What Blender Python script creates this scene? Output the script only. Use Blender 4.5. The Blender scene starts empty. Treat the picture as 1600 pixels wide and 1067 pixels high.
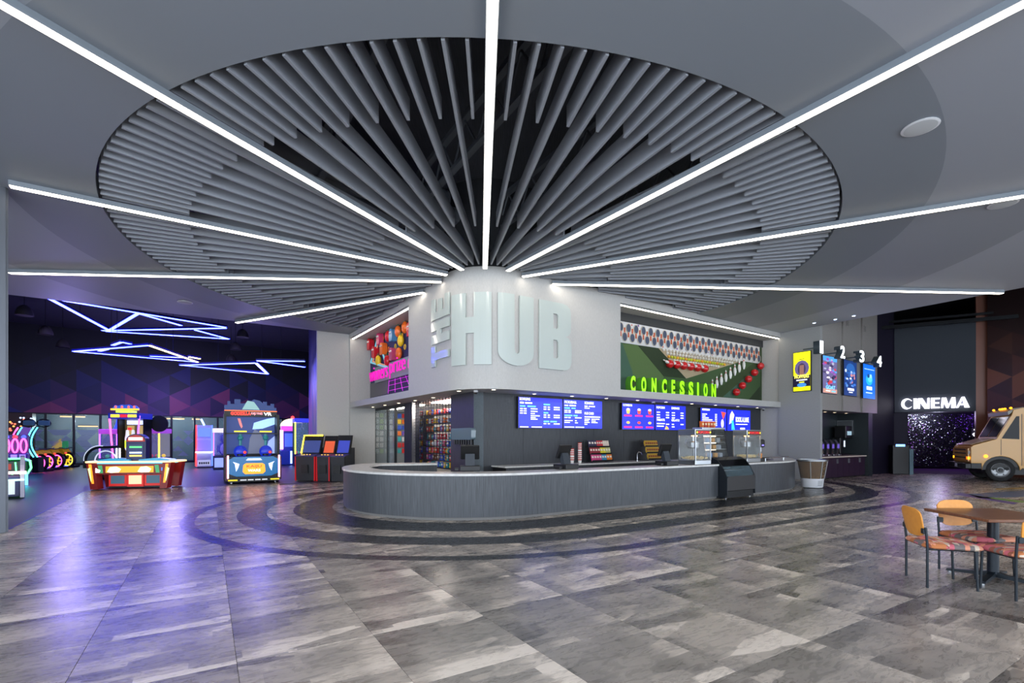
import bpy, bmesh, math, random
from mathutils import Vector, Matrix
random.seed(11)
sc = bpy.context.scene
col = sc.collection
R = math.radians
# ---------------------------------------------------------------- camera
F, Y0, EYE = 768.0, 685.0, 1.6            # focal length and horizon in pixels of the 1600x1067 frame, eye height in m
cd = bpy.data.cameras.new('camera'); cam = bpy.data.objects.new('camera', cd); col.objects.link(cam)
cam.location = (0, 0, EYE); cam.rotation_euler = (R(90), 0, 0)
cd.sensor_width = 36.0; cd.lens = 36.0*F/1600; cd.shift_y = (Y0-533.5)/1600
cd.clip_start = 0.05; cd.clip_end = 300
sc.camera = cam
# ---------------------------------------------------------------- daylight from the open entrance side behind the camera
w = bpy.data.worlds.new('daylight'); sc.world = w; w.use_nodes = True
bg = w.node_tree.nodes['Background']; bg.inputs[0].default_value = (0.80, 0.89, 1.0, 1); bg.inputs[1].default_value = 5.0
sc.view_settings.view_transform = 'Standard'; sc.view_settings.look = 'None'
sc.view_settings.gamma = 1; sc.view_settings.use_curve_mapping = False
sc.view_settings.exposure = 0.20
try:
    cy = sc.cycles
    cy.use_denoising = True; cy.max_bounces = 7; cy.diffuse_bounces = 4; cy.glossy_bounces = 4
    cy.transparent_max_bounces = 12; cy.sample_clamp_indirect = 4.0; cy.caustics_reflective = False; cy.caustics_refractive = False
except Exception:
    pass
LED = 9.0          # radiance of the white light lines
# ---------------------------------------------------------------- pixel helpers (a pixel gives a direction; the floor, a level or a wall gives the distance)
def gp(x, y, z=0.0):
    D = F*(EYE-z)/(y-Y0); return Vector(((x-800)/F*D, D, z))
def zat(y, D): return EYE+(Y0-y)/F*D
class Wall:
    """vertical plane through plan points a -> b (a on the left as seen from the room)"""
    def __init__(s, a, b):
        s.a = Vector(a); s.b = Vector(b); d = s.b-s.a; s.L = d.length; s.d = d/s.L
        s.n = Vector((s.d.y, -s.d.x)); s.rot = math.atan2(s.d.y, s.d.x)
    def t(s, px):
        k = (px-800)/F; return (k*s.a.y-s.a.x)/(s.d.x-k*s.d.y)
    def p(s, t, off=0.0): return s.a+s.d*t+s.n*off
    def sz(s, px, py):
        t = s.t(px); return t, zat(py, s.p(t).y)
    def moved(s, off): return Wall(s.a+s.n*off, s.b+s.n*off)
    def at(s, t, z=0.0, off=0.0):
        q = s.p(t, off); return (q.x, q.y, z)
# ---------------------------------------------------------------- materials
def lin(c):
    return tuple(((v/255)/12.92 if v/255 <= .04045 else ((v/255+.055)/1.055)**2.4) for v in c)
MATS = {}
def mat(name, rgb, rough=.5, metal=0., emit=0., alpha=1., trans=0., coat=0., spec=None, ecol=None):
    if name in MATS: return MATS[name]
    m = bpy.data.materials.new(name); m.use_nodes = True; b = m.node_tree.nodes['Principled BSDF']
    c = lin(rgb)
    b.inputs['Base Color'].default_value = (*c, 1); b.inputs['Roughness'].default_value = rough
    b.inputs['Metallic'].default_value = metal
    if emit:
        b.inputs['Emission Color'].default_value = (*(lin(ecol) if ecol else c), 1); b.inputs['Emission Strength'].default_value = emit
    if alpha < 1: b.inputs['Alpha'].default_value = alpha
    if trans: b.inputs['Transmission Weight'].default_value = trans
    if coat: b.inputs['Coat Weight'].default_value = coat
    if spec is not None: b.inputs['Specular IOR Level'].default_value = spec
    MATS[name] = m; return m
def nd(m, t, **kw):
    n = m.node_tree.nodes.new(t)
    for k, v in kw.items():
        if k in n.inputs: n.inputs[k].default_value = v
        else: setattr(n, k, v)
    return n
def lk(m, a, b): m.node_tree.links.new(a, b)
def bsdf(m): return m.node_tree.nodes['Principled BSDF']
def ramp(m, fac, stops):
    r = nd(m, 'ShaderNodeValToRGB'); e = r.color_ramp.elements
    while len(e) < len(stops): e.new(.5)
    for i, (p, c) in enumerate(stops): e[i].position = p; e[i].color = (*lin(c), 1)
    lk(m, fac, r.inputs[0]); return r.outputs[0]
def grain(name, c0, c1, scale, stretch, rough=.5, spec=.5, coord='Object', bump=0.):
    """colour variation by stretched noise"""
    if name in MATS: return MATS[name]
    m = mat(name, c0, rough); tc = nd(m, 'ShaderNodeTexCoord'); mp = nd(m, 'ShaderNodeMapping'); mp.inputs['Scale'].default_value = stretch
    lk(m, tc.outputs[coord], mp.inputs[0])
    n = nd(m, 'ShaderNodeTexNoise', Scale=scale, Detail=4.0); lk(m, mp.outputs[0], n.inputs['Vector'])
    c = ramp(m, n.outputs['Fac'], [(.3, c0), (.7, c1)]); lk(m, c, bsdf(m).inputs['Base Color'])
    bsdf(m).inputs['Specular IOR Level'].default_value = spec
    if bump:
        bp = nd(m, 'ShaderNodeBump', Strength=bump, Distance=.01); lk(m, n.outputs['Fac'], bp.inputs['Height']); lk(m, bp.outputs[0], bsdf(m).inputs['Normal'])
    return m
def vcol(name, rough=.6, emit=0.):
    """flat print: colours held per face in the attribute Col"""
    if name in MATS: return MATS[name]
    m = mat(name, (128, 128, 128), rough); a = nd(m, 'ShaderNodeAttribute'); a.attribute_name = 'Col'
    lk(m, a.outputs['Color'], bsdf(m).inputs['Base Color'])
    if emit: lk(m, a.outputs['Color'], bsdf(m).inputs['Emission Color']); bsdf(m).inputs['Emission Strength'].default_value = emit
    return m
# ---------------------------------------------------------------- mesh builder: ONE mesh object per build()
class MB:
    def __init__(s): s.v = []; s.f = []; s.m = []; s.c = []; s.k = 0; s.col = None; s.X = None
    def add(s, vs, fs):
        o = len(s.v)
        if s.X is not None: vs = [s.X @ Vector(q) for q in vs]
        s.v += [tuple(q) for q in vs]
        for f in fs: s.f.append(tuple(i+o for i in f)); s.m.append(s.k); s.c.append(s.col)
        return s
    def box(s, x0, x1, y0, y1, z0, z1, taper=None):
        v = [(x0,y0,z0),(x1,y0,z0),(x1,y1,z0),(x0,y1,z0),(x0,y0,z1),(x1,y0,z1),(x1,y1,z1),(x0,y1,z1)]
        return s.add(v, [(0,3,2,1),(4,5,6,7),(0,1,5,4),(1,2,6,5),(2,3,7,6),(3,0,4,7)])
    def rbox(s, x0, x1, y0, y1, z0, z1, b=.01):
        """box with bevelled vertical and top edges"""
        def ring(i, z): return [(x0+i,y0,z),(x1-i,y0,z),(x1,y0+i,z),(x1,y1-i,z),(x1-i,y1,z),(x0+i,y1,z),(x0,y1-i,z),(x0,y0+i,z)]
        def ring2(z): return [(x0+2*b,y0+b,z),(x1-2*b,y0+b,z),(x1-b,y0+2*b,z),(x1-b,y1-2*b,z),(x1-2*b,y1-b,z),(x0+2*b,y1-b,z),(x0+b,y1-2*b,z),(x0+b,y0+2*b,z)]
        v = ring2(z0)+ring(b, z0+b)+ring(b, z1-b)+ring2(z1)
        f = [tuple(range(7,-1,-1)), tuple(range(24,32))]
        for k in range(3):
            for i in range(8): j = (i+1) % 8; f.append((k*8+i, k*8+j, k*8+8+j, k*8+8+i))
        return s.add(v, f)
    def prism(s, poly, a, b, ax='y'):
        """poly of 2D points extruded along ax from a to b; for y: poly=(x,z); x: (y,z); z: (x,y)"""
        def P(q, t): return (q[0],t,q[1]) if ax == 'y' else ((t,q[0],q[1]) if ax == 'x' else (q[0],q[1],t))
        n = len(poly); v = [P(q, a) for q in poly]+[P(q, b) for q in poly]
        f = [tuple(range(n)), tuple(range(2*n-1, n-1, -1))]
        for i in range(n): j = (i+1) % n; f.append((i, i+n, j+n, j))
        return s.add(v, f)
    def cyl(s, p, q, r0, r1=None, n=12, caps=True):
        r1 = r0 if r1 is None else r1; p = Vector(p); q = Vector(q); d = (q-p).normalized()
        a = d.orthogonal().normalized(); b = d.cross(a); v = []
        for c, r in ((p, r0), (q, r1)):
            for i in range(n): t = 2*math.pi*i/n; v.append(c+a*(r*math.cos(t))+b*(r*math.sin(t)))
        f = [(i, (i+1) % n, n+(i+1) % n, n+i) for i in range(n)]
        if caps: f += [tuple(range(n-1,-1,-1)), tuple(range(n, 2*n))]
        return s.add(v, f)
    def tube(s, pts, r, n=6, closed=False):
        pts = [Vector(p) for p in pts]; N = len(pts); v = []; up = Vector((0,0,1))
        a = None
        for i in range(N):
            if closed: d = pts[(i+1) % N]-pts[i-1]
            else: d = pts[min(i+1, N-1)]-pts[max(i-1, 0)]
            d.normalize()
            if a is None: a = d.orthogonal().normalized()
            else:
                a = a-d*a.dot(d)
                a = a.normalized() if a.length > 1e-6 else d.orthogonal().normalized()
            b = d.cross(a)
            for k in range(n): t = 2*math.pi*k/n; v.append(pts[i]+a*(r*math.cos(t))+b*(r*math.sin(t)))
        f = []
        for i in range(N if closed else N-1):
            j = (i+1) % N
            for k in range(n): l = (k+1) % n; f.append((i*n+k, i*n+l, j*n+l, j*n+k))
        if not closed: f += [tuple(range(n-1,-1,-1)), tuple(range((N-1)*n, N*n))]
        return s.add(v, f)
    def lathe(s, prof, n=16, c=(0,0,0), sx=1., sy=1.):
        v = []; N = len(prof)
        for r, z in prof:
            for i in range(n): t = 2*math.pi*i/n; v.append((c[0]+r*sx*math.cos(t), c[1]+r*sy*math.sin(t), c[2]+z))
        f = []
        for k in range(N-1):
            for i in range(n): j = (i+1) % n; f.append((k*n+i, k*n+j, k*n+n+j, k*n+n+i))
        f += [tuple(range(n-1,-1,-1)), tuple(range((N-1)*n, N*n))]
        return s.add(v, f)
    def ball(s, c, r, sx=1., sy=1., sz=1., n=12, m=7):
        prof = [(max(r*math.sin(math.pi*k/m), r*.02), -r*sz*math.cos(math.pi*k/m)) for k in range(m+1)]
        return s.lathe(prof, n, c, sx, sy)
    def quad(s, a, b, c, d): return s.add([a, b, c, d], [(0,1,2,3)])
    def build(s, name, mats, parent=None, smooth=False, loc=None, rotz=None, bevel=0.):
        me = bpy.data.meshes.new(name); me.from_pydata(s.v, [], s.f)
        for mm in (mats if isinstance(mats, (list, tuple)) else [mats]): me.materials.append(mm)
        if any(s.m): me.polygons.foreach_set('material_index', s.m)
        if smooth: me.polygons.foreach_set('use_smooth', [True]*len(s.f)); me.set_sharp_from_angle(angle=R(38))
        if any(c is not None for c in s.c):
            at = me.attributes.new('Col', 'FLOAT_COLOR', 'FACE')
            at.data.foreach_set('color', [x for c in s.c for x in (*lin(c or (128,128,128)), 1)])
        me.update()
        o = bpy.data.objects.new(name, me); col.objects.link(o)
        if parent is not None: o.parent = parent
        if loc is not None: o.location = loc
        if rotz is not None: o.rotation_euler = (0, 0, rotz)
        if bevel:
            b = o.modifiers.new('bevel', 'BEVEL'); b.width = bevel; b.segments = 2; b.limit_method = 'ANGLE'
        return o
def tag(o, label, cat, group=None):
    o['label'] = label; o['category'] = cat
    if group: o['group'] = group
    return o
def struct(o, label=None):
    o['kind'] = 'structure'
    if label: o['label'] = label
    return o
def thing(name, label, cat, loc=(0,0,0), rotz=0., group=None):
    o = bpy.data.objects.new(name, None); col.objects.link(o); o.empty_display_size = .1
    o.location = loc; o.rotation_euler = (0, 0, rotz); return tag(o, label, cat, group)
def dup(o, parent=None, loc=None, rotz=None, label=None, group=None):
    c = o.copy(); col.objects.link(c)
    if parent is not None: c.parent = parent
    if loc is not None: c.location = loc
    if rotz is not None: c.rotation_euler = (0, 0, rotz)
    if label: c['label'] = label
    if group: c['group'] = group
    for ch in o.children: dup(ch, c)
    return c
def text(name, s, x0, x1, z0, z1, m, parent, y=0., depth=.004, bold=.0, flip=False):
    """lettering fitted to a rectangle of the local xz plane, facing -y"""
    cu = bpy.data.curves.new('lettering', 'FONT'); cu.body = s; cu.offset = bold; cu.extrude = .5; cu.resolution_u = 3
    t = bpy.data.objects.new('lettering', cu); col.objects.link(t)
    bpy.context.view_layer.update()
    me = bpy.data.meshes.new_from_object(t.evaluated_get(bpy.context.evaluated_depsgraph_get()))
    bpy.data.objects.remove(t); bpy.data.curves.remove(cu)
    xs = [q.co.x for q in me.vertices]; ys = [q.co.y for q in me.vertices]
    if not xs: return None
    a, b, c, d = min(xs), max(xs), min(ys), max(ys)
    for q in me.vertices:
        q.co = ((q.co.x-a)/(b-a)*(x1-x0)+x0, y-(q.co.z+.5)*depth, (q.co.y-c)/(d-c)*(z1-z0)+z0)
    me.materials.clear(); me.materials.append(m); me.name = name
    o = bpy.data.objects.new(name, me); col.objects.link(o); o.parent = parent; return o
def arc(c, r, a0, a1, n): return [(c[0]+r*math.cos(R(a0+(a1-a0)*i/n)), c[1]+r*math.sin(R(a0+(a1-a0)*i/n))) for i in range(n+1)]
def offset(pts, d):
    """polyline moved to its left by d"""
    out = []; n = len(pts)
    for i, p in enumerate(pts):
        a = Vector(pts[max(i-1,0)]); b = Vector(pts[min(i+1,n-1)]); p = Vector(p)
        if i in (0, n-1): t = (b-a).normalized(); k = 1
        else:
            t0 = (p-a).normalized(); t1 = (b-p).normalized(); t = (t0+t1).normalized(); k = 1/max(.5, t.dot(t0))
        out.append((p.x-t.y*d*k, p.y+t.x*d*k))
    return out
def strip(m, pa, pb, z0, z1):
    """solid ribbon between two parallel polylines"""
    n = len(pa); v = [(*p, z0) for p in pa]+[(*p, z0) for p in pb]+[(*p, z1) for p in pa]+[(*p, z1) for p in pb]; f = []
    for i in range(n-1):
        f += [(i, n+i, n+i+1, i+1), (2*n+i, 2*n+i+1, 3*n+i+1, 3*n+i), (i, i+1, 2*n+i+1, 2*n+i), (n+i, 3*n+i, 3*n+i+1, n+i+1)]
    f += [(0, 2*n, 3*n, n), (n-1, 2*n-1, 4*n-1, 3*n-1)]
    return m.add(v, f)
def resample(pts, step):
    pts = [Vector(p) for p in pts]; L = [0]
    for a, b in zip(pts, pts[1:]): L.append(L[-1]+(b-a).length)
    def at(s):
        s = min(max(s, 0), L[-1])
        for i in range(len(L)-1):
            if s <= L[i+1]+1e-9:
                q = pts[i].lerp(pts[i+1], (s-L[i])/max(L[i+1]-L[i], 1e-9)); return q
    return L[-1], at
# ---------------------------------------------------------------- shared directions of the building
UX = Vector((.85, .527)); UX.normalize(); ROTU = math.atan2(UX.y, UX.x)
C0 = Vector((-.735, 13.21))            # where all the light lines meet, over the hub corner
RIM, R1, R2 = 7.98, 9.3, 11.65
CEIL, LEDZ, DECK = 5.87, 5.77, 8.2
SOF = 2.86
# colours used everywhere
BLACK = mat('black plastic', (14,15,18), .45); DARKM = mat('black metal', (20,22,26), .35, .6)
STEEL = mat('brushed steel', (176,180,184), .28, 1.); CHROME = mat('chrome', (220,222,225), .12, 1.)
WHITE = mat('white paint', (222,222,220), .5); WPL = mat('white plastic', (225,226,230), .35)
LEDM = mat('white light line', (255,250,240), .5, 0, LED, ecol=(255,244,226))
SPOT = mat('downlight lens', (255,240,215), .5, 0, 8., ecol=(255,232,196))
GREYM = mat('grey fixture housing', (122,130,138), .5)
# ================================================================ FLOOR
def stone(name, dark=False):
    m = mat(name, (120,120,122), .3); b = bsdf(m)
    g = nd(m, 'ShaderNodeNewGeometry'); oi = nd(m, 'ShaderNodeObjectInfo')
    s = nd(m, 'ShaderNodeMath', operation='ADD'); lk(m, g.outputs['Random Per Island'], s.inputs[0]); lk(m, oi.outputs['Random'], s.inputs[1])
    fr = nd(m, 'ShaderNodeMath', operation='FRACT'); lk(m, s.outputs[0], fr.inputs[0])
    big = nd(m, 'ShaderNodeMath', operation='MULTIPLY'); lk(m, fr.outputs[0], big.inputs[0]); big.inputs[1].default_value = 41.
    vr = nd(m, 'ShaderNodeVectorRotate', rotation_type='Z_AXIS')
    rot = nd(m, 'ShaderNodeMath', operation='MULTIPLY'); lk(m, fr.outputs[0], rot.inputs[0]); rot.inputs[1].default_value = 0.0
    radd = nd(m, 'ShaderNodeMath', operation='ADD'); lk(m, rot.outputs[0], radd.inputs[0]); radd.inputs[1].default_value = -ROTU
    lk(m, g.outputs['Position'], vr.inputs['Vector']); lk(m, radd.outputs[0], vr.inputs['Angle'])
    sh = nd(m, 'ShaderNodeVectorMath', operation='ADD'); lk(m, vr.outputs[0], sh.inputs[0])
    cb = nd(m, 'ShaderNodeCombineXYZ'); lk(m, big.outputs[0], cb.inputs[2]); lk(m, cb.outputs[0], sh.inputs[1])
    # printed slabs inside each tile
    mp0 = nd(m, 'ShaderNodeMapping'); mp0.inputs['Scale'].default_value = (1.25, 4.2, 1); lk(m, sh.outputs[0], mp0.inputs[0])
    vo = nd(m, 'ShaderNodeTexVoronoi', distance='CHEBYCHEV', Scale=1.0); lk(m, mp0.outputs[0], vo.inputs['Vector'])
    sp = nd(m, 'ShaderNodeSeparateColor'); lk(m, vo.outputs['Color'], sp.inputs[0])
    # layered veins
    mp = nd(m, 'ShaderNodeMapping'); mp.inputs['Scale'].default_value = (2.2, 7., 1.6); lk(m, sh.outputs[0], mp.inputs[0])
    n1 = nd(m, 'ShaderNodeTexNoise', Scale=2.4, Detail=9.0, Roughness=.68, Distortion=1.0); lk(m, mp.outputs[0], n1.inputs['Vector'])
    n2 = nd(m, 'ShaderNodeTexNoise', Scale=26., Detail=4.0); lk(m, mp.outputs[0], n2.inputs['Vector'])
    a1 = nd(m, 'ShaderNodeMath', operation='MULTIPLY_ADD'); lk(m, sp.outputs[0], a1.inputs[0]); a1.inputs[1].default_value = .38
    q = nd(m, 'ShaderNodeMath', operation='MULTIPLY'); lk(m, n1.outputs['Fac'], q.inputs[0]); q.inputs[1].default_value = .62
    lk(m, q.outputs[0], a1.inputs[2])
    a2 = nd(m, 'ShaderNodeMath', operation='MULTIPLY_ADD'); lk(m, n2.outputs['Fac'], a2.inputs[0]); a2.inputs[1].default_value = .12; lk(m, a1.outputs[0], a2.inputs[2])
    a3 = nd(m, 'ShaderNodeMath', operation='MULTIPLY_ADD'); lk(m, fr.outputs[0], a3.inputs[0]); a3.inputs[1].default_value = .20; lk(m, a2.outputs[0], a3.inputs[2])
    last = a3.outputs[0]
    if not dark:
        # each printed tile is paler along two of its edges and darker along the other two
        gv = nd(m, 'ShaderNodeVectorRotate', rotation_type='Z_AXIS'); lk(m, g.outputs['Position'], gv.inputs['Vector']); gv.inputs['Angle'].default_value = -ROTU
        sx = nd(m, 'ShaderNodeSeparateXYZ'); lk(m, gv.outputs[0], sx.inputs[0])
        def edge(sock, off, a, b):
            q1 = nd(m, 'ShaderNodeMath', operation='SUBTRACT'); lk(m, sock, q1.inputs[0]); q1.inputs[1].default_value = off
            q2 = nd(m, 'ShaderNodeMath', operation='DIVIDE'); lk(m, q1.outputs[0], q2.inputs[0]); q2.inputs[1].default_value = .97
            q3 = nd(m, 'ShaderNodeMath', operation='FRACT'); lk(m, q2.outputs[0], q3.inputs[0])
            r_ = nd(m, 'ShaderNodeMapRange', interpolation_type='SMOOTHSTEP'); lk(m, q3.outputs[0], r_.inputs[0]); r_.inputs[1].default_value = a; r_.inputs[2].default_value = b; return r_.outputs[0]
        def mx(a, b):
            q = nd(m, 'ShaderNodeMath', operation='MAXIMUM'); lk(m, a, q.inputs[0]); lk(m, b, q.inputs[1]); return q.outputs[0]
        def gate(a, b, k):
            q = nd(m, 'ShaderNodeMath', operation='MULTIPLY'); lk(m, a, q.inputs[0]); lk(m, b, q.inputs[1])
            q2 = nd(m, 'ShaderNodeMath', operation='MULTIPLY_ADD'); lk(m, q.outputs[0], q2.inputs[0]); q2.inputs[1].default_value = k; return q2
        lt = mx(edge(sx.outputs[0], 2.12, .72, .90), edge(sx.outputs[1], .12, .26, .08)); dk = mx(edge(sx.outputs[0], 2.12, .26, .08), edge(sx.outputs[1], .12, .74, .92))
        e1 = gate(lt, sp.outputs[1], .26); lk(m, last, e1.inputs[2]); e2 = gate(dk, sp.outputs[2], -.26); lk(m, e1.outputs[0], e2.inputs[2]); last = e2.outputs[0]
    if dark: c = ramp(m, a3.outputs[0], [(.3, (17,18,20)), (.6, (26,27,30)), (.9, (38,39,43))])
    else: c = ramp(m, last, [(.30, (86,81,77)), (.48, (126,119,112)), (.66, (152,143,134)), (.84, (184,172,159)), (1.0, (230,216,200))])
    lk(m, c, b.inputs['Base Color'])
    rr = nd(m, 'ShaderNodeMath', operation='MULTIPLY_ADD'); lk(m, n1.outputs['Fac'], rr.inputs[0]); rr.inputs[1].default_value = .22; rr.inputs[2].default_value = .17
    lk(m, rr.outputs[0], b.inputs['Roughness'])
    bp = nd(m, 'ShaderNodeBump', Strength=.12, Distance=.004); lk(m, n1.outputs['Fac'], bp.inputs['Height']); lk(m, bp.outputs[0], b.inputs['Normal'])
    b.inputs['Specular IOR Level'].default_value = .55
    return m
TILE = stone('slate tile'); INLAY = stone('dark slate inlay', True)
GROUT = mat('grout', (84,82,80), .8)
floor = MB().box(-45, 40, -4.5, 48, -.12, -.006).build('floor', GROUT); struct(floor)
T = .97; JO = .0014
def tile_v(m, x, y):
    h = T/2-JO/2; b = .0016
    v = [(x-h,y-h,-.004),(x+h,y-h,-.004),(x+h,y+h,-.004),(x-h,y+h,-.004),(x-h+b,y-h+b,0),(x+h-b,y-h+b,0),(x+h-b,y+h-b,0),(x-h+b,y+h-b,0)]
    m.add(v, [(4,5,6,7),(0,1,5,4),(1,2,6,5),(2,3,7,6),(3,0,4,7)])
# lines that bound the stone floor: arcade carpet edge and cinema carpet edge
AE = [gp(12,827), gp(130,767.5), gp(535,752.5)]
def in_arcade(p):
    a, b, c = AE
    if p.x < b.x: return (p.y-a.y)*(b.x-a.x) - (p.x-a.x)*(b.y-a.y) < 0 if False else p.x < a.x+(b.x-a.x)*(p.y-a.y)/(b.y-a.y)
    if p.x < -6.3: return p.y > b.y+(c.y-b.y)*(p.x-b.x)/(c.x-b.x)
    return False
def seen(p, mg=60):
    if p.y < 2.6: return None
    x = 800+F*p.x/p.y; y = Y0+F*EYE/p.y
    return (-mg < x < 1600+mg and y < 1067+mg)
cand = []; far = []
VX = Vector((-UX.y, UX.x))
for i in range(-40, 60):
    for j in range(-14, 40):
        p = UX*(2.12+(i+.5)*T)+VX*(.12+(j+.5)*T)
        if p.y > 40 or p.y < -4 or p.x < -24 or p.x > 34: continue
        if in_arcade(p): continue
        s = seen(p)
        (cand if s else far).append((p.length, i, j, p))
cand.sort(key=lambda q: q[0])
tm = None
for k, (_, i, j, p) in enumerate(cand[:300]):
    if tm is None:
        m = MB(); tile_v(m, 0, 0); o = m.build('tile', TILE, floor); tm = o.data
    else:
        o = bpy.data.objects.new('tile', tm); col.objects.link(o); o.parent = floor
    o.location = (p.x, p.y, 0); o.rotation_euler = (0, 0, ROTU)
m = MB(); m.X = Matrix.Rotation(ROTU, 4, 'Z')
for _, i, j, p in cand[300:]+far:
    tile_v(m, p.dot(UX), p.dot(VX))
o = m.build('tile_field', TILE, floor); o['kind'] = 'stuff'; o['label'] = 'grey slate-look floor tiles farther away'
# dark ring inlays that follow the counter
A1C, A1R = (-1.097, 12.588), 3.05
A2C, A2R = (5.738, 17.885), 3.95
def ring(o_): return arc(A1C, A1R+o_, -228, -58.2, 60)+arc(A2C, A2R+o_, -58.2, 9, 36)
for k, (a, b) in enumerate([(.24,1.07),(1.59,2.15),(2.86,3.10)]):
    o = strip(MB(), ring(a), ring(b), -.004, .0012).build('inlay_band', INLAY, floor); o['label'] = 'dark slate band curving round the counter'
# carpets
CARP = grain('arcade carpet', (46,48,66), (66,68,88), 60, (1,1,1), .42)
a, b, c = AE
m = MB(); m.prism([(a.x,a.y),(b.x,b.y),(c.x,c.y),(-6.2,19.3),(-8,21),(-12,42),(-40,42),(-40,6),(a.x-2,6)][::-1], -.005, .001, 'z')
o = m.build('carpet', CARP, floor); o['label'] = 'dark blue grey carpet of the arcade floor'
m = MB(); v = Vector(a.xy)-Vector(b.xy)
strip(m, [(a.x,a.y),(b.x,b.y)], [(a.x+.03,a.y+.02),(b.x+.03,b.y+.02)], -.004, .004); o = m.build('carpet_trim', mat('blue trim', (24,40,150), .4), floor)
PURC = mat('purple carpet', (86,34,110), .8)
m = MB().prism([(17.5,22.9),(20.4,21.5),(27,24.5),(27,32),(18.5,32)], -.005, .002, 'z'); m.build('carpet', PURC, floor)['label'] = 'purple carpet inside the cinema entrance'
# coloured floor graphic near the truck
for nm, c_, pts in [('blue', (34,92,140), [(1512,772),(1600,766),(1600,776),(1530,778)]), ('yellow', (196,150,40), [(1556,763),(1600,761.5),(1600,763.5),(1556,765)]),
                    ('green', (110,170,60), [(1540,776),(1600,783),(1600,785.5),(1536,778)]), ('purple', (84,60,150), [(1488,772),(1502,770),(1590,786),(1584,788)])]:
    m = MB().prism([tuple(gp(*q).xy) for q in pts][::-1], -.004, .0016, 'z'); o = m.build('floor_stripe', mat('graphic '+nm, c_, .35), floor); o['label'] = nm+' stripe of the coloured floor graphic'
# ================================================================ CEILING
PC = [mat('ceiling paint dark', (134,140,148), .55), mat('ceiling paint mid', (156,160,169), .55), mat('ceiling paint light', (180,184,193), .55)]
BLK = mat('black ceiling void', (30,32,36), .9)
bm = bmesh.new(); NA = 180
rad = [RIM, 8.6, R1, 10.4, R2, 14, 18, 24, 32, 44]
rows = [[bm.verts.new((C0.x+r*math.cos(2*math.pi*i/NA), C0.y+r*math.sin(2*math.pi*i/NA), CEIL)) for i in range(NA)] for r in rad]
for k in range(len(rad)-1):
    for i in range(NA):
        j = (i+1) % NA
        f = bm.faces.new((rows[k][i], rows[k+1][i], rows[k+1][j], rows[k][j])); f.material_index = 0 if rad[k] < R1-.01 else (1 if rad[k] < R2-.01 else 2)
def cut(co, no):
    bmesh.ops.bisect_plane(bm, geom=bm.verts[:]+bm.edges[:]+bm.faces[:], plane_co=co, plane_no=no, clear_outer=True)
AC = Wall((-14.97,14.57), (-7.7,19.5)); CR = Wall((10.92,19.87), (14.48,13.9))
cut((AC.a.x, AC.a.y, 0), (-AC.n.x, -AC.n.y, 0)); cut((CR.a.x, CR.a.y, 0), (-CR.n.x, -CR.n.y, 0)); cut((0,-9,0), (0,-1,0)); cut((-22,0,0), (-1,0,0)); cut((26,0,0), (1,0,0))
be = [e for e in bm.edges if len(e.link_faces) == 1]
ex = bmesh.ops.extrude_edge_only(bm, edges=be)
for q in ex['geom']:
    if isinstance(q, bmesh.types.BMVert): q.co.z += .32
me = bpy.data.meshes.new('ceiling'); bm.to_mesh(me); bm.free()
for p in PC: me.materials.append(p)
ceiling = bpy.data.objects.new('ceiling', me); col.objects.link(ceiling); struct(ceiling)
m = MB(); m.box(-45, 40, -10, 48, DECK, DECK+.15)
deck = m.build('ceiling_deck', grain('dark roof deck', (54,57,63), (70,73,80), 5, (12,.4,1), .8)); struct(deck)
# roof joists and ducts seen dimly between the baffles
JM = mat('dark steel joist', (92,96,104), .6)
for k in range(9):
    q = UX*(-9+k*2.2)+VX*12.5
    m = MB(); m.box(-.06, .06, -11, 11, 7.7, 7.8); m.box(-.06, .06, -11, 11, 6.95, 7.03)
    for s in range(-11, 11):
        m.tube([(0, s, 7.72), (0, s+.5, 7.0)], .022, 4); m.tube([(0, s+.5, 7.0), (0, s+1, 7.72)], .022, 4)
    o = m.build('joist', JM, deck, loc=(q.x, q.y, 0), rotz=ROTU)
for k, (dx, r) in enumerate([(-3.5,.28), (1.6,.22), (5.4,.3)]):
    q = UX*dx+VX*11
    MB().cyl((-9,0,7.35), (9,0,7.35), r, n=14).build('duct', JM, deck, True, (q.x, q.y+k*1.3-1, 0), ROTU+.1)
# ================================================================ HUB WALLS
HA, HK, HB = Vector((-6.62,20.08)), Vector((-1.007,11.965)), Vector((11.0,20.0))
def fillet(a, k, b, r, n=18):
    d0 = (a-k).normalized(); d1 = (b-k).normalized(); half = d0.angle(d1)/2; t = r/math.tan(half)
    c = k+(d0+d1).normalized()*(r/math.sin(half)); p0 = k+d0*t; p1 = k+d1*t
    a0 = math.atan2(p0.y-c.y, p0.x-c.x); a1 = math.atan2(p1.y-c.y, p1.x-c.x)
    if a1 < a0: a1 += 2*math.pi
    return [tuple(c+Vector((math.cos(a0+(a1-a0)*i/n), math.sin(a0+(a1-a0)*i/n)))*r) for i in range(n+1)]
HUBP = [tuple(HA)]+fillet(HA, HK, HB, 1.3)+[tuple(HB)]
HL, HAT = resample(HUBP, .1)
def s_of(px):
    """length along the hub wall where a pixel column meets it (nearest hit)"""
    k = (px-800)/F; best = None
    for i in range(2001):
        s = HL*i/2000; q = HAT(s); e = abs(q.x-k*q.y)
        if best is None or e < best[0]: best = (e, s)
    return best[1]
def sub(s0, s1, step=.12):
    n = max(1, int((s1-s0)/step)); return [tuple(HAT(s0+(s1-s0)*i/n)) for i in range(n+1)]
WALLP = grain('white wall covering', (184,183,181), (196,195,193), 90, (1,1,.15), .6)
SL, SR = s_of(638.3), s_of(969.5)
WTOP = DECK
HTOP = CEIL+.10
m = MB(); p = sub(SL, SR); strip(m, p, offset(p, .3), SOF, HTOP)
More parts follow.
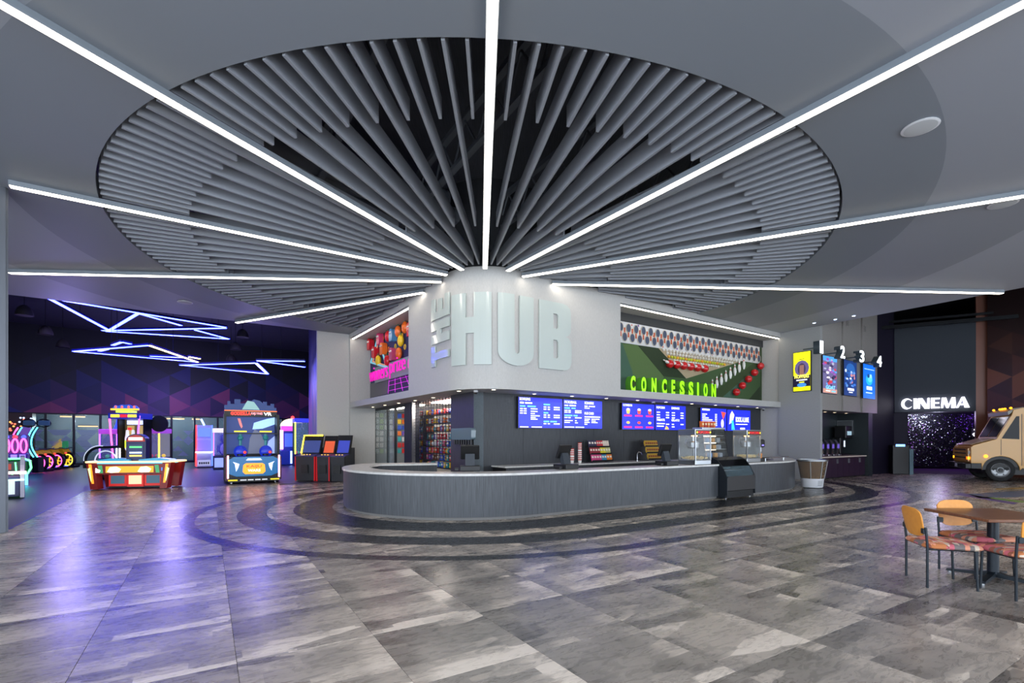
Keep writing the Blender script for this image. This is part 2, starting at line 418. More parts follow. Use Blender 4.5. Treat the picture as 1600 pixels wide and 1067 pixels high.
for s0, s1 in ((0, SL), (SR, HL)):
    p = [tuple(HAT(s0)), tuple(HAT(s1))]; strip(m, p, offset(p, .3), SOF, 3.08); strip(m, p, offset(p, .3), 5.70, HTOP)
o = m.build('wall_hub', WALLP); struct(o)
m = MB(); p = sub(0, HL, .3); strip(m, p, offset(p, .28), HTOP, DECK); struct(m.build('wall_hub_plenum', BLK))
RF = Wall(HAT(SR), HB); LF = Wall(HA, HAT(SL)); DEP = .85
# recess boxes: ceilings, sills, inner sides
for nm, W in (('right', RF), ('left', LF)):
    m = MB(); a, b = W.a, W.b; ai, bi = W.p(0, -DEP-.1), W.p(W.L, -DEP-.1)
    for z0, z1 in ((2.98, 3.08), (5.70, 5.82)):
        m.prism([tuple(q) for q in (W.p(0,-.3), W.p(W.L,-.3), bi, ai)], z0, z1, 'z')
    o = m.build('trim_recess_'+nm, WALLP); struct(o)
    m = MB()
    for t0, t1 in ((-.16, 0), (W.L, W.L+.12)):
        if (nm == 'right' and t0 < 0) or (nm == 'left' and t0 > 0): m.prism([tuple(q) for q in (W.p(t0,-.3), W.p(t1,-.3), W.p(t1,-DEP-.1), W.p(t0,-DEP-.1))], 3.08, 5.70, 'z')
    if m.v: o = m.build('trim_jamb_'+nm, WALLP); struct(o)
# wing walls at both ends of the hub (full height)
NR = RF.n; RE = RF.p(RF.L)
m = MB().prism([tuple(q) for q in (RF.p(RF.L), RF.p(RF.L+.12), RF.p(RF.L+.12, -1.1), RF.p(RF.L, -1.1))], 0, WTOP, 'z'); struct(m.build('wall_wing_right', WALLP))
m = MB().prism([tuple(q) for q in (LF.p(-.12), LF.p(0), LF.p(0, -1.05), LF.p(-.12, -1.05))], 0, WTOP, 'z'); struct(m.build('wall_wing_left', WALLP))
# soffit between fascia and lower wall
LLa, LLb = Vector((-5.95,21.0)), Vector((-1.03,13.2)); LRa, LRb = Vector((-.80,13.45)), Vector((10.5,20.75))
fp = sub(0, HL, .3); ip = offset(fp, .3)
m = MB(); poly = ip+[tuple(LRb), tuple(LRa), tuple(LLb), tuple(LLa)]
m.prism(poly, SOF, SOF+.1, 'z'); struct(m.build('ceiling_soffit', mat('soffit paint', (186,186,190), .6)))
LAM = grain('charcoal wood laminate', (44,47,52), (66,69,74), 7, (9,9,.35), .45)
LAM2 = grain('counter laminate', (54,57,62), (80,84,90), 7, (9,9,.35), .4)
LW = Wall(LRa, LRb); LLW = Wall(LLa, LLb)
wl = MB().prism([tuple(q) for q in (LW.p(0,-.02), LW.p(LW.L,-.02), LW.p(LW.L,-.15), LW.p(0,-.15))], 0, SOF+.05, 'z').build('wall_menu', DARKM); struct(wl)
npn = 10
for k in range(npn):
    t0 = LW.L*k/npn+.004; t1 = LW.L*(k+1)/npn-.004
    MB().box(t0, t1, 0, .022, 0, SOF).build('panel', LAM, wl, loc=(LW.a.x, LW.a.y, 0), rotz=LW.rot)
# left lower wall: laminate pier, grille opening, column, glazed bay
tc0 = LLW.t(704.3); tg0 = LLW.t(643); tcol0 = LLW.t(632.5); tw0 = LLW.t(583.4)
wl = MB().box(tc0, LLW.L, 0, .35, 0, SOF+.05).build('wall_pier', LAM, None, loc=(LLW.a.x, LLW.a.y, 0), rotz=LLW.rot); struct(wl)
m = MB().prism([tuple(LLW.p(LLW.L)), tuple(LW.p(0)), tuple(LW.p(0,-.3)), tuple(LLW.p(LLW.L,-.3))], 0, SOF+.05, 'z'); struct(m.build('trim_corner', mat('pale laminate edge', (122,134,142), .45)))
m = MB().box(tcol0, tg0, -.02, .3, 0, SOF+.05); struct(m.build('wall_column', mat('dark navy post', (34,38,56), .5), None, loc=(LLW.a.x, LLW.a.y, 0), rotz=LLW.rot))
m = MB().box(-.1, tw0-.02, 0, .1, 0, SOF+.05); struct(m.build('wall_shop_end', WALLP, None, loc=(LLW.a.x, LLW.a.y, 0), rotz=LLW.rot))
# shop behind: back wall, side wall, ceiling light
m = MB().box(-1, LLW.L-.45, 1.75, 1.85, 0, SOF+.1); struct(m.build('wall_shop_back', mat('shop back wall', (176,174,170), .7), None, loc=(LLW.a.x, LLW.a.y, 0), rotz=LLW.rot))
m = MB().box(tg0-.9, LLW.L-.4, .3, 1.8, SOF, SOF+.08); struct(m.build('ceiling_shop', WHITE, None, loc=(LLW.a.x, LLW.a.y, 0), rotz=LLW.rot))
m = MB().box(tc0+.3, tc0+.4, .35, 1.8, 0, SOF+.1); struct(m.build('wall_shop_side', WHITE, None, loc=(LLW.a.x, LLW.a.y, 0), rotz=LLW.rot))
m = MB().box(tw0-.5, tw0-.4, .1, 1.8, 0, SOF+.1); struct(m.build('wall_shop_side', WHITE, None, loc=(LLW.a.x, LLW.a.y, 0), rotz=LLW.rot))
# white wall between arcade and hub
WA = Wall((-7.75,19.55), tuple(LF.p(-.1)))
m = MB().box(0, WA.L, 0, .2, 0, DECK); struct(m.build('wall_white', WALLP, None, loc=(*WA.a, 0), rotz=WA.rot))
# entrance column at the left edge
m = MB(); m.box(-.35, .0, 0, .35, 0, CEIL-.002); m.box(.0, .03, .05, .3, 0, CEIL-.002); p = gp(9,832)
struct(m.build('wall_column_entrance', mat('grey metal post', (96,100,108), .4, .5), None, loc=(p.x, p.y, 0), rotz=R(46)))
# unseen upper strips and outer walls added to keep daylight out of the roof void
m = MB(); m.box(-45, 40, -9.3, -9.1, CEIL-.1, DECK); struct(m.build('wall_light_block_entrance', PC[2]))
m = MB(); m.box(26.0, 26.2, -9.1, 12, CEIL-.1, DECK); struct(m.build('wall_light_block_top_right', PC[2]))
m = MB(); m.box(-22.2, -22.0, -9.1, 9, CEIL-.1, DECK); struct(m.build('wall_light_block_top_left', PC[2]))
m = MB(); m.box(24.5, 39, 11.6, 11.8, 0, DECK); struct(m.build('wall_light_block_right_return', BLK)); m = MB(); m.box(-45, 40, 47, 47.2, 0, DECK); struct(m.build('wall_light_block_back', BLK))
m = MB(); m.box(-44, -14.6, 8.3, 8.5, 0, DECK); struct(m.build('wall_light_block_left_return', BLK)); m = MB(); m.box(38.8, 39, 11.8, 47, 0, DECK); struct(m.build('wall_light_block_right', BLK)); m = MB(); m.box(-44.2, -44, 8.5, 47, 0, DECK); struct(m.build('wall_light_block_left', BLK))
# ================================================================ ARCADE SHELL
BW = Wall((-28.5,27.8), (-14.2,38.6)); GZ = 3.1
def tri_mural(name, W, t0, t1, z0, z1, w, pick, m, off=0.):
    """painted triangles between vertical lines"""
    mb = MB(); h = w/math.sqrt(3)*2; n = int((t1-t0)/w)+1
    for i in range(n):
        x0, x1 = t0+i*w, min(t0+(i+1)*w, t1)
        k0 = int((z0-z0)/h)-2
        for k in range(-2, int((z1-z0)/h)+3):
            a = z0+k*h+(h/2 if i % 2 else 0)
            for tri in (((x0,a),(x1,a+h/2),(x0,a+h)), ((x1,a-h/2),(x1,a+h/2),(x0,a))):
                # clip to z0..z1
                poly = list(tri)
                for lim, sg in ((z0,1),(z1,-1)):
                    out = []
                    for q in range(len(poly)):
                        A, B = poly[q], poly[(q+1) % len(poly)]; da, db = sg*(A[1]-lim), sg*(B[1]-lim)
                        if da >= 0: out.append(A)
                        if da*db < 0: u = da/(da-db); out.append((A[0]+(B[0]-A[0])*u, A[1]+(B[1]-A[1])*u))
                    poly = out
                    if not poly: break
                if len(poly) < 3: continue
                zc = sum(q[1] for q in tri)/3; mb.col = pick(i, zc, random.random(), (x0+x1)/2)
                mb.add([(q[0], -off, q[1]) for q in poly], [tuple(range(len(poly)))])
    return mb.build(name, m, None, loc=(W.a.x, W.a.y, 0), rotz=W.rot)
def mix(a, b, t): return tuple(x+(y-x)*t for x, y in zip(a, b))
def arcade_pick(i, z, r, t):
    h = (z-GZ)/2.9+(r-.5)*.5
    if h > .75: return mix((16,17,46), (8,9,20), min(1, (h-.75)*2.))
    if h > .38: return [(24,28,84),(38,28,80),(20,24,74),(50,30,76)][int(r*4) % 4]
    return [(134,56,96),(98,44,94),(146,64,102),(38,40,112),(114,50,90),(72,40,98)][int(r*97) % 6]
MUR = vcol('painted mural', .55)
wb = MB().box(-4, BW.L+2, .02, .3, GZ, DECK).build('wall_arcade_back', BLK, None, loc=(BW.a.x, BW.a.y, 0), rotz=BW.rot); struct(wb)
o = tri_mural('wall_arcade_mural', BW, -4, BW.L+2, GZ, DECK, 1.15, arcade_pick, MUR); struct(o)
RW = Wall((-11.0,26.6), (-7.78,19.6)); RW2 = Wall(RW.b, RW.a)
wb = MB().box(0, RW.L, .01, .2, 0, DECK).build('wall_arcade_return', BLK, None, loc=(RW.a.x, RW.a.y, 0), rotz=RW.rot); struct(wb)
def ret_pick(i, z, r, t):
    if z > 4.6: return mix((24,30,90), (16,20,60), r)
    return [(150,78,124),(130,64,116),(96,50,120),(160,90,120),(120,70,130)][int(r*83) % 5] if z < 3.6 else [(54,44,124),(30,36,110),(104,52,116)][int(r*61) % 3]
o = tri_mural('wall_arcade_return_mural', RW, 0, RW.L, 0, DECK, 1.2, ret_pick, MUR); struct(o)
m = MB().box(0, 24, 0, .2, 0, DECK); struct(m.build('wall_light_block_arcade', BLK, None, loc=(-30.5,29.5,0), rotz=math.atan2(8.5-29.5, -15+30.5)))  # unseen wall put in to block daylight from the left
# storefront glazing of the arcade back wall
FRM = mat('black window frame', (12,13,18), .4, .3)
TEAL = mat('tinted storefront glass', (70,100,112), .12, 0, 0, .38); FROST = mat('frosted triangle film', (190,200,214), .6, 0, 0, .5)
mull = [-5, 25, 71.5, 115.5, 157, 195, 235, 268, 304, 340, 378, 416, 441, 473, 505]
ts = [BW.t(x) for x in mull]
win = MB(); win.box(ts[0], ts[-1], -.05, .05, 0, .12); win.box(ts[0], ts[-1], -.05, .05, GZ-.08, GZ)
for t in ts: win.box(t-.06, t+.06, -.06, .06, 0, GZ)
win = win.build('window_1', FRM, None, loc=(BW.a.x, BW.a.y, 0), rotz=BW.rot); struct(win)
for k in range(len(ts)-1):
    a, b = ts[k]+.06, ts[k+1]-.06
    g = MB().box(a, b, -.008, .008, .12, GZ-.08).build('pane', TEAL, win)
    m = MB(); cw = .62; hh = .54; n = max(1, round((b-a)/cw)); cw = (b-a)/n
    for r_ in range(5):
        for c_ in range(n*2):
            if random.random() < .38: continue
            x = a+c_*cw/2; z = .45+r_*hh*.62; up = (c_+r_) % 2
            if x+cw > b: continue
            m.add([(x,-.012,z+(0 if up else hh*.6)), (x+cw,-.012,z+(0 if up else hh*.6)), (x+cw/2,-.012,z+(hh*.6 if up else 0))], [(0,1,2)])
    if m.v: m.build('film', FROST, g)
for px0, px1 in ((246,268), (416,441)):
    a, b = BW.t(px0), BW.t(px1); m = MB()
    m.box(a-.05, a+.1, -.09, -.06, 0, 2.35); m.box(b-.1, b+.05, -.09, -.06, 0, 2.35); m.box(a, b, -.09, -.06, 2.2, 2.35); m.box(a, b, -.09, -.06, 0, .25)
    d = m.build('door_%d' % (1 if px0 < 300 else 2), FRM, None, loc=(BW.a.x, BW.a.y, 0), rotz=BW.rot); struct(d)
    MB().tube([(a+.3,-.14,.9),(a+.3,-.14,1.75)], .02).build('handle', STEEL, d)
# room behind the glass: back wall, floor level lamps
m = MB().box(-6, BW.L+2, 5, 5.1, 0, DECK); struct(m.build('wall_back_room', mat('back room wall', (120,138,144), .8), None, loc=(BW.a.x, BW.a.y, 0), rotz=BW.rot))
m = MB().box(-6, BW.L+2, .3, 5.1, GZ+.3, GZ+.4); struct(m.build('ceiling_back_room', mat('back room ceiling', (60,66,70), .8), None, loc=(BW.a.x, BW.a.y, 0), rotz=BW.rot))
WARM = mat('warm lamp', (255,214,150), .5, 0, 3.2, ecol=(255,206,140))
for k, (px0, px1) in enumerate([(94,112),(118,133),(122,153),(256,288),(452,473),(300,312)]):
    W2 = BW.moved(-2.4); a, b = W2.t(px0), W2.t(px1); z = 2.95 if k != 2 else 2.35
    lo = thing('linear_pendant', 'warm linear lamp glowing behind the tinted arcade glass', 'lamp', (*W2.a, 0), W2.rot, 'linear lamps behind the storefront glass')
    MB().box(a, b, -.1, .1, z, z+.07).build('diffuser', WARM, lo); MB().box(a, b, -.11, .11, z+.07, z+.12).build('housing', FRM, lo)
    MB().tube([((a+b)/2,0,z+.12),((a+b)/2,0,GZ+.31)], .01, 4).build('stem', FRM, lo)
# ================================================================ CINEMA SIDE SHELL
PW = Wall((10.92,19.87), (11.67,18.61))
PWM = grain('grey wall covering', (150,152,152), (166,167,166), 120, (1,1,.2), .65)
m = MB().box(-.15, PW.L, 0, .15, 0, DECK); struct(m.build('wall_poster', PWM, None, loc=(*PW.a, 0), rotz=PW.rot))
FW = Wall((11.67,18.61), (15.9,21.4))          # facade line of the saw-tooth wall
VOLB = 2.69
tt = [0, FW.t(1315), FW.t(1345), FW.L]
TAUPE = grain('taupe wall covering', (140,136,132), (156,152,148), 120, (1,1,.2), .65)
facets = []
for k in range(3):
    a = FW.p(tt[k], .06 if k else 0.); b = FW.p(tt[k+1], .0); facets.append(Wall(a, b))
    m = MB().prism([tuple(a), tuple(b), tuple(FW.p(tt[k+1], -.35)), tuple(FW.p(tt[k]+.03, -.35))], VOLB, DECK, 'z')
    struct(m.build('wall_facet', TAUPE))
m = MB().prism([tuple(FW.p(.2, -.35)), tuple(FW.p(FW.L, -.35)), tuple(FW.p(FW.L, -1.3)), tuple(FW.p(.35, -1.3))], VOLB, VOLB+.1, 'z'); struct(m.build('ceiling_alcove', mat('alcove ceiling', (120,118,116), .6)))
ALC = mat('dark slate green wall', (34,42,46), .5)
m = MB().box(.35, FW.L+.2, 1.2, 1.3, 0, VOLB); struct(m.build('wall_alcove_back', ALC, None, loc=(*FW.a, 0), rotz=FW.rot))
TALC = FW.t(1357); m = MB().box(TALC, TALC+.4, 0, 1.25, 0, VOLB); struct(m.build('wall_alcove_right', ALC, None, loc=(*FW.a, 0), rotz=FW.rot))
DW = Wall((15.8,21.8), (17.7,22.78)); LAQ = mat('black lacquer wall', (30,27,44), .6, spec=.25)
m = MB().box(-.6, DW.L, 0, .2, 0, DECK); struct(m.build('wall_lacquer', LAQ, None, loc=(*DW.a, 0), rotz=DW.rot))
CP = Wall((17.7,22.75), (20.2,21.4))
m = MB().box(0, CP.L, 0, .3, 2.8, 6.8); struct(m.build('wall_cinema', grain('dark acoustic cloth', (42,48,56), (52,58,66), 150, (1,1,1), .8), None, loc=(*CP.a, 0), rotz=CP.rot))
m = MB().box(0, .55, .3, .5, 0, 2.8); struct(m.build('wall_cinema_jamb', LAQ, None, loc=(*CP.a, 0), rotz=CP.rot))
SQ = Wall((20.0,26.4), (24.6,25.6))
m = MB().box(-2.5, SQ.L+1, .05, .25, 0, 4); struct(m.build('wall_cinema_back', mat('deep purple wall', (28,18,38), .6), None, loc=(*SQ.a, 0), rotz=SQ.rot))
m = MB().prism([(17.5,22.9),(20.3,21.6),(26,24),(26,27),(17.5,27.5)], 2.95, 3.05, 'z'); struct(m.build('ceiling_cinema', mat('cinema ceiling', (30,22,40), .7)))
m = MB().box(0, 6, 0, .2, 0, DECK); struct(m.build('wall_cinema_left', mat('deep purple wall', (28,18,38), .6), None, loc=(17.75,22.9,0), rotz=R(88)))
BRW = Wall((20.25,21.35), (20.45,20.9)); BRM = Wall((20.5,20.8), (24.5,11.5))
def brown_pick(i, z, r, t): return mix([(96,50,40),(70,36,34),(112,66,48),(58,30,30),(84,44,38)][int(r*71) % 5], (40,24,24), max(0, min(1, (z-4.2)/2.2)))
MURB = vcol('painted brown mural', .32)
wb = MB().box(-.3, BRM.L, .01, .25, 0, DECK).build('wall_mural_right', BLK, None, loc=(*BRM.a, 0), rotz=BRM.rot); struct(wb)
struct(tri_mural('wall_mural_right_paint', BRM, -.3, BRM.L, 0, DECK, .8, brown_pick, MURB))
m = MB().box(0, .55, 0, .2, 0, DECK); struct(m.build('wall_brown_pier', mat('rust brown panel', (112,62,42), .4), None, loc=(*CP.b, 0), rotz=R(-30)))
m = MB(); W2 = Wall((16.2,22.6), (22,19.5))
m.box(-2, 9, 0, .12, 6.55, 6.7); m.box(-2, 9, .5, .6, 6.9, 7.0)
struct(m.build('trim_beam', DARKM, None, loc=(*W2.a, 0), rotz=W2.rot))
# ================================================================ BAFFLES AND LIGHT LINES
BAF = mat('light grey baffle', (150,154,162), .55)
TH0 = -.0646
def hub_r(a):
    """distance from the light centre to the hub wall in direction a (0 inside nothing)"""
    d = Vector((-math.sin(a), -math.cos(a))); best = 0
    pts = [Vector(p) for p in HUBP]
    for p, q in zip(pts, pts[1:]):
        e = q-p; den = d.x*e.y-d.y*e.x
        if abs(den) < 1e-9: continue
        w_ = p-C0; t = (w_.x*e.y-w_.y*e.x)/den; u = (w_.x*d.y-w_.y*d.x)/den
        if t > 0 and -.001 <= u <= 1.001: best = max(best, t)
    return best
fan = thing('baffle_fan', 'round fan of pale grey ceiling baffles set in the circular opening', 'ceiling baffles', (C0.x, C0.y, CEIL))
STEP = R(30)/16
def baffle(a, r0, r1, z0=0.0, z1=.29, th=.040, name='baffle'):
    m = MB(); m.box(r0, r1, -th/2, th/2, z0, z1)
    o = m.build(name, BAF, fan); o.rotation_euler = (0, 0, math.atan2(-math.cos(a), -math.sin(a))); return o
for k in range(-66, 84):
    a = TH0+k*STEP; hr = hub_r(a)
    if hr <= 0: hr = 99 if abs(a) > R(140) else 1.0
    if hr > RIM-.5: continue
    ri = {0: 1.15, 2: 3.32}.get(k % 4, 6.64)
    if k % 16 == 0:
        if hr < 6.5: baffle(a, max(6.64, hr+.03), RIM-.04, .04, .31)
        baffle(a, max(1.15, hr+.03), max(3.32, hr+.6), .04, .31)
        continue
    ri = max(ri, hr+.03)
    if RIM-.04-ri < .15: continue
    baffle(a, ri, RIM-.04)
def led_line(p, q, z, label, w_=.105, h=.098, group=None, name='linear_light'):
    p = Vector(p); q = Vector(q); d = q-p; L = d.length
    o = thing(name, label, 'light', (p.x, p.y, z), math.atan2(d.y, d.x), group)
    MB().box(0, L, -w_/2-.012, w_/2+.012, .012, h).build('housing', GREYM, o)
    MB().box(.01, L-.01, -w_/2, w_/2, 0, .012).build('diffuser', LEDM, o)
    return o
outer = {0: 15.5, 1: 15.5, -1: 15.5, 2: 9.13, 3: 12.0, 4: 10.3, -2: 15.5, -3: 14.9}
where = {0: 'longest white light line running straight out from the hub corner over the open floor', 1: 'white light line from the hub across the ceiling left of the central line',
         -1: 'white light line from the hub over the dining table side of the hall', 2: 'white light line from the hub ending by the grey entrance post', 3: 'white light line from the hub running along above the arcade opening',
         4: 'short white light line from the hub ending before the blue arcade lights', -2: 'white light line from the hub passing the round ceiling speakers toward the truck', -3: 'white light line from the hub reaching the cinema entrance edge'}
for k in outer:
    a = TH0+R(30)*k; d = Vector((-math.sin(a), -math.cos(a))); r0 = max(1.12, hub_r(a)+.06)
    led_line(C0+d*r0, C0+d*outer[k], LEDZ, where[k])
for W, lab in ((RF, 'white light line edging the concession display recess'), (LF, 'white light line edging the prize display recess')):
    led_line(W.p(.05, -.10), W.p(W.L-.1, -.10), 5.655, lab, .07, .045, name='recess_light')
# ceiling speakers and sprinklers
for x, y, lab in ((1438,198,'white round ceiling speaker between two light lines by the grey ring edge'), (1567,318,'white round ceiling speaker just behind the light line toward the truck'), (289,472,'white round ceiling speaker over the arcade opening')):
    p = gp(x, y, CEIL); o = thing('ceiling_speaker', lab, 'speaker', (p.x, p.y, CEIL))
    m = MB().lathe([(.205,0),(.215,-.012),(.195,-.02)], 28); m.build('bezel', WPL, o, True)
    MB().lathe([(.19,-.0195),(.12,-.026),(.001,-.028)], 28).build('grille', mat('speaker grille', (196,198,200), .7), o, True)
# soffit downlights
dl = [(565.5,636),(582.7,633),(601.5,629),(623,625.5),(648.7,620.5),(677,616),(716,609.7),(771,607.4),(835,612),(893.7,616.2),(947.4,619.8),(996,623.3),(1040.5,626.5),(1081,629),(1118,632),(1152.7,634),(1183,636)]
first = None
for x, y in dl:
    side = 'prize shop' if x < 730 else 'menu screen'
    W = LF if x < 730 else RF; q = gp(x, y, SOF); W = W.moved(-.62); t = W.t(x); q = W.p(t)
    if 700 < x < 800: q = gp(x, y, SOF).xy+Vector((.0,.15))
    lab = 'small recessed downlight in the soffit above the %s counter' % side
    if first is None:
        o = thing('downlight', lab, 'downlight', (q.x, q.y, SOF)); first = o
        MB().lathe([(.075,0),(.08,-.006),(.055,-.012)], 16).build('trim_ring', WPL, o, True); MB().lathe([(.05,-.0125),(.03,-.014),(.001,-.014)], 14).build('lens', SPOT, o)
    else: o = dup(first, None, (q.x, q.y, SOF))
    o['label'] = lab; o['group'] = 'downlights of the %s side' % side
for x, y, lab in ((742,608,'white security camera at the hub corner under the soffit'), (1021,627,'white security camera between the menu screens under the soffit'), (1193,638,'white security camera at the far end of the soffit')):
    W = (RF if x > 800 else RF).moved(-.75); q = W.p(W.t(x)) if x > 800 else Vector((-.95,12.9))
    o = thing('security_camera', lab, 'camera', (q.x, q.y, SOF)); MB().lathe([(.06,0),(.065,-.03),(.05,-.05)], 14).build('mount', WPL, o, True); MB().ball((0,0,-.06), .042, n=12).build('dome', mat('dark dome', (20,20,24), .1), o, True)
# ================================================================ HUB LETTERS (bent round the corner)
SIGN = mat('pale grey green acrylic', (196,206,203), .12, coat=.5); SIGNE = mat('sign edge grey', (120,128,130), .4)
def letter(name, polys, holes, s0, s1, z0, z1, parent, depth=.045):
    """polys in the unit square; bent along the hub wall"""
    bm = bmesh.new()
    for poly in polys:
        f = bm.faces.new([bm.verts.new((x, z, 0)) for x, z in poly])
    bmesh.ops.remove_doubles(bm, verts=bm.verts, dist=1e-5)
    for i in range(1, 16):
        bmesh.ops.bisect_plane(bm, geom=bm.verts[:]+bm.edges[:]+bm.faces[:], plane_co=(i/16,0,0), plane_no=(1,0,0))
    top = bm.faces[:]
    r = bmesh.ops.extrude_face_region(bm, geom=top)
    for q in r['geom']:
        if isinstance(q, bmesh.types.BMVert): q.co.z = 1
    for q in bm.verts:
        s = s0+(s1-s0)*q.co.x; p = HAT(s); e = HAT(s+.02)-HAT(s-.02); n = Vector((e.y, -e.x)).normalized()
        o = p+n*(.02+depth*q.co.z); q.co = (o.x, o.y, z0+(z1-z0)*q.co.y)
    bmesh.ops.recalc_face_normals(bm, faces=bm.faces)
    me = bpy.data.meshes.new(name); bm.to_mesh(me); bm.free(); me.materials.append(SIGN)
    o = bpy.data.objects.new(name, me); col.objects.link(o); o.parent = parent; return o
def LH(): return [[(0,0),(.40,0),(.40,1),(0,1)], [(.40,.44),(.60,.44),(.60,.66),(.40,.66)], [(.60,0),(1,0),(1,1),(.60,1)]]
def LU():
    n = 8; out = [(0,1),(0,.2)]+[(.5-.5*math.cos(R(90*i/n)), .2-.2*math.sin(R(90*i/n))) for i in range(1, n)]
    L = [(.5,0)]; inner = [(.5,.17),(.44,.19),(.42,.24),(.42,1)]
    left = out+L+inner
    right = [(1-x, z) for x, z in left][::-1]
    return [left[::-1], right[::-1]]
def LB():
    def bump(zc, h, xr):
        return [(xr-.14+.14*math.sin(R(a)), zc+h*math.cos(R(a))*1.0) for a in range(0, 181, 20)]
    up = [(.42,1)]+[(x, z) for x, z in [(.70,1),(.84,.985),(.94,.94),(.98,.87),(.98,.64),(.96,.57),(.90,.53),(.80,.505)]]
    lo = [(.90,.49),(.97,.44),(1,.37),(1,.14),(.96,.06),(.87,.01),(.74,0),(.42,0)]
    # spine, two hole frames
    return [[(0,0),(.42,0),(.42,1),(0,1)],
            [(.42,.83),(.54,.83),(.58,.80)]+[(.58,.64)]+[(.80,.505)]+up[::-1][1:-1]+[(.42,1)],
            [(.42,.505),(.80,.505),(.58,.64),(.54,.61),(.42,.61)],
            [(.42,.505),(.42,.44),(.54,.44),(.58,.41),(.80,.505)],
            [(.80,.505),(.58,.41),(.58,.2),(.54,.17),(.42,.17),(.42,0)]+lo[::-1][1:]]
hub = thing('hub_sign', 'large pale glossy letters reading THE HUB on the curved white wall', 'sign', (0,0,0))
ZB, ZT = 3.47, 5.30
for nm, px0, px1, P in (('H',708.5,768,LH()), ('U',777,832,LU()), ('B',841,891,LB())):
    o = letter('letter', P, None, s_of(px0), s_of(px1), ZB, ZT, hub); o['label'] = 'letter '+nm
# THE stacked upward: letters rotated a quarter turn
def rotl(polys): return [[(1-z, x) for x, z in p] for p in polys]
LT = [[(.33,0),(.67,0),(.67,.78),(.33,.78)], [(0,.78),(1,.78),(1,1),(0,1)]]
LE = [[(0,0),(.36,0),(.36,1),(0,1)], [(.36,0),(1,0),(1,.2),(.36,.2)], [(.36,.4),(.9,.4),(.9,.6),(.36,.6)], [(.36,.8),(1,.8),(1,1),(.36,1)]]
sa, sb = s_of(677), s_of(704.5)
for nm, P, f0, f1 in (('T', LT, 0, .30), ('H', LH(), .335, .655), ('E', LE, .69, 1.0)):
    o = letter('letter', rotl(P), None, sa, sb, 3.56+(5.42-3.56)*f0, 3.56+(5.42-3.56)*f1, hub); o['label'] = 'letter '+nm+' turned on its side'
# ================================================================ CONCESSION DISPLAY
MB_R = RF.moved(-DEP)
cz0, cz1 = 3.08, 5.70
con = thing('concession_display', 'bowling and racket themed concession display in the right hub recess', 'display', (*MB_R.a, 0), MB_R.rot)
def Q(px, py, W=MB_R): return W.sz(px, py)
TURF = [grain('turf green %d' % i, c, tuple(min(255, v+16) for v in c), 300, (1,1,1), .9) for i, c in enumerate([(78,104,58),(46,66,34),(60,92,76),(58,84,48),(34,50,28)])]
MB().box(0, MB_R.L-.01, .0, .06, cz0, cz1).build('backboard', TURF[1], con)
MB().box(0, MB_R.L-.01, -.05, 0, 5.42, cz1).build('head_strip', mat('charcoal strip', (58,60,62), .7), con)
def patch(name, pts, m, y0, y1):
    MB().prism([Q(*p) for p in pts], y1, y0, 'y').build(name, m, con)
def cr(x, y): return (960+x/5.926, 470+y/5.926)       # from the enlarged view of the display
for pts, k in (([(-60,380),(215,412),(455,700),(455,860),(60,830),(-60,820)],0), ([(-60,380),(70,392),(165,660),(165,860),(-60,850)],2), ([(215,412),(400,436),(660,720),(455,700)],4),
               ([(660,720),(1175,560),(1285,578),(960,810),(900,900),(455,880),(455,700)],3), ([(960,810),(1285,578),(1345,590),(1000,890),(900,900)],1), ([(1000,890),(1345,590),(1345,650),(1100,900)],2), ([(1100,900),(1345,650),(1345,790),(1240,915)],3), ([(1240,915),(1345,790),(1345,920)],4)):
    patch('turf_piece', [cr(*p) for p in pts], TURF[k], -.004, -.012-.002*k)
patch('lane_board', [cr(*p) for p in ((400,436),(1175,560),(660,720))], grain('maple lane', (176,158,128), (196,180,150), 20, (1,1,12), .35), -.004, -.03)
# confetti board with two rows of rackets
RB = [cr(*p) for p in ((20,132),(1345,380),(1345,585),(20,388))]
zt0, zt1 = 4.55, 5.42
ta, za = Q(*cr(58,388)); tb, zb = Q(*cr(1338,580)); _, zc = Q(*cr(58,140)); rbz0 = (za+zb)/2; rbz1 = zc
MB().box(.0, tb, -.03, -.005, rbz0, 5.42).build('racket_board', WPL, con)
cm = [mat('confetti %d' % i, c, .5) for i, c in enumerate([(60,130,170),(120,70,150),(210,90,60),(60,160,150)])]
for c_ in range(4):
    m = MB()
    for k in range(26):
        x, z, r_ = random.uniform(.1, tb-.1), random.uniform(rbz0+.03, 5.38), random.uniform(.012, .04); m.cyl((x,-.033,z), (x,-.03,z), r_, n=8)
    o = m.build('confetti', cm[c_], con); o['kind'] = 'stuff'
RIMM = mat('racket rim cream', (206,198,182), .4); STR = mat('racket strings slate', (64,78,104), .6); GRIP = mat('racket grip orange', (214,96,50), .5)
def racket(parent, up):
    s = 1 if up else -1
    pts = [(.115*math.sin(R(a)), 0, s*.145*math.cos(R(a))) for a in range(0, 360, 24)]
    o = MB().tube(pts, .014, 5, True).build('racket', RIMM, parent, True)
    MB().prism([(.1*math.sin(R(a)), .135*s*math.cos(R(a))) for a in range(0, 360, 24)], -.006, .006, 'y').build('strings', STR, o)
    MB().box(-.018, .018, -.014, .014, *sorted((-s*.14, -s*.30))).build('grip', GRIP, o)
    return o
hgt = (5.42-rbz0); first = {}
n_r = 25
for up in (True, False):
    for k in range(n_r):
        x = .12+(tb-.22)*(k+(.5 if not up else 0))/(n_r-.5)
        z = rbz0+hgt*.72 if up else rbz0+hgt*.28
        if up not in first: o = first[up] = racket(con, up)
        else: o = dup(first[up], con)
        o.location = (x, -.055, z)
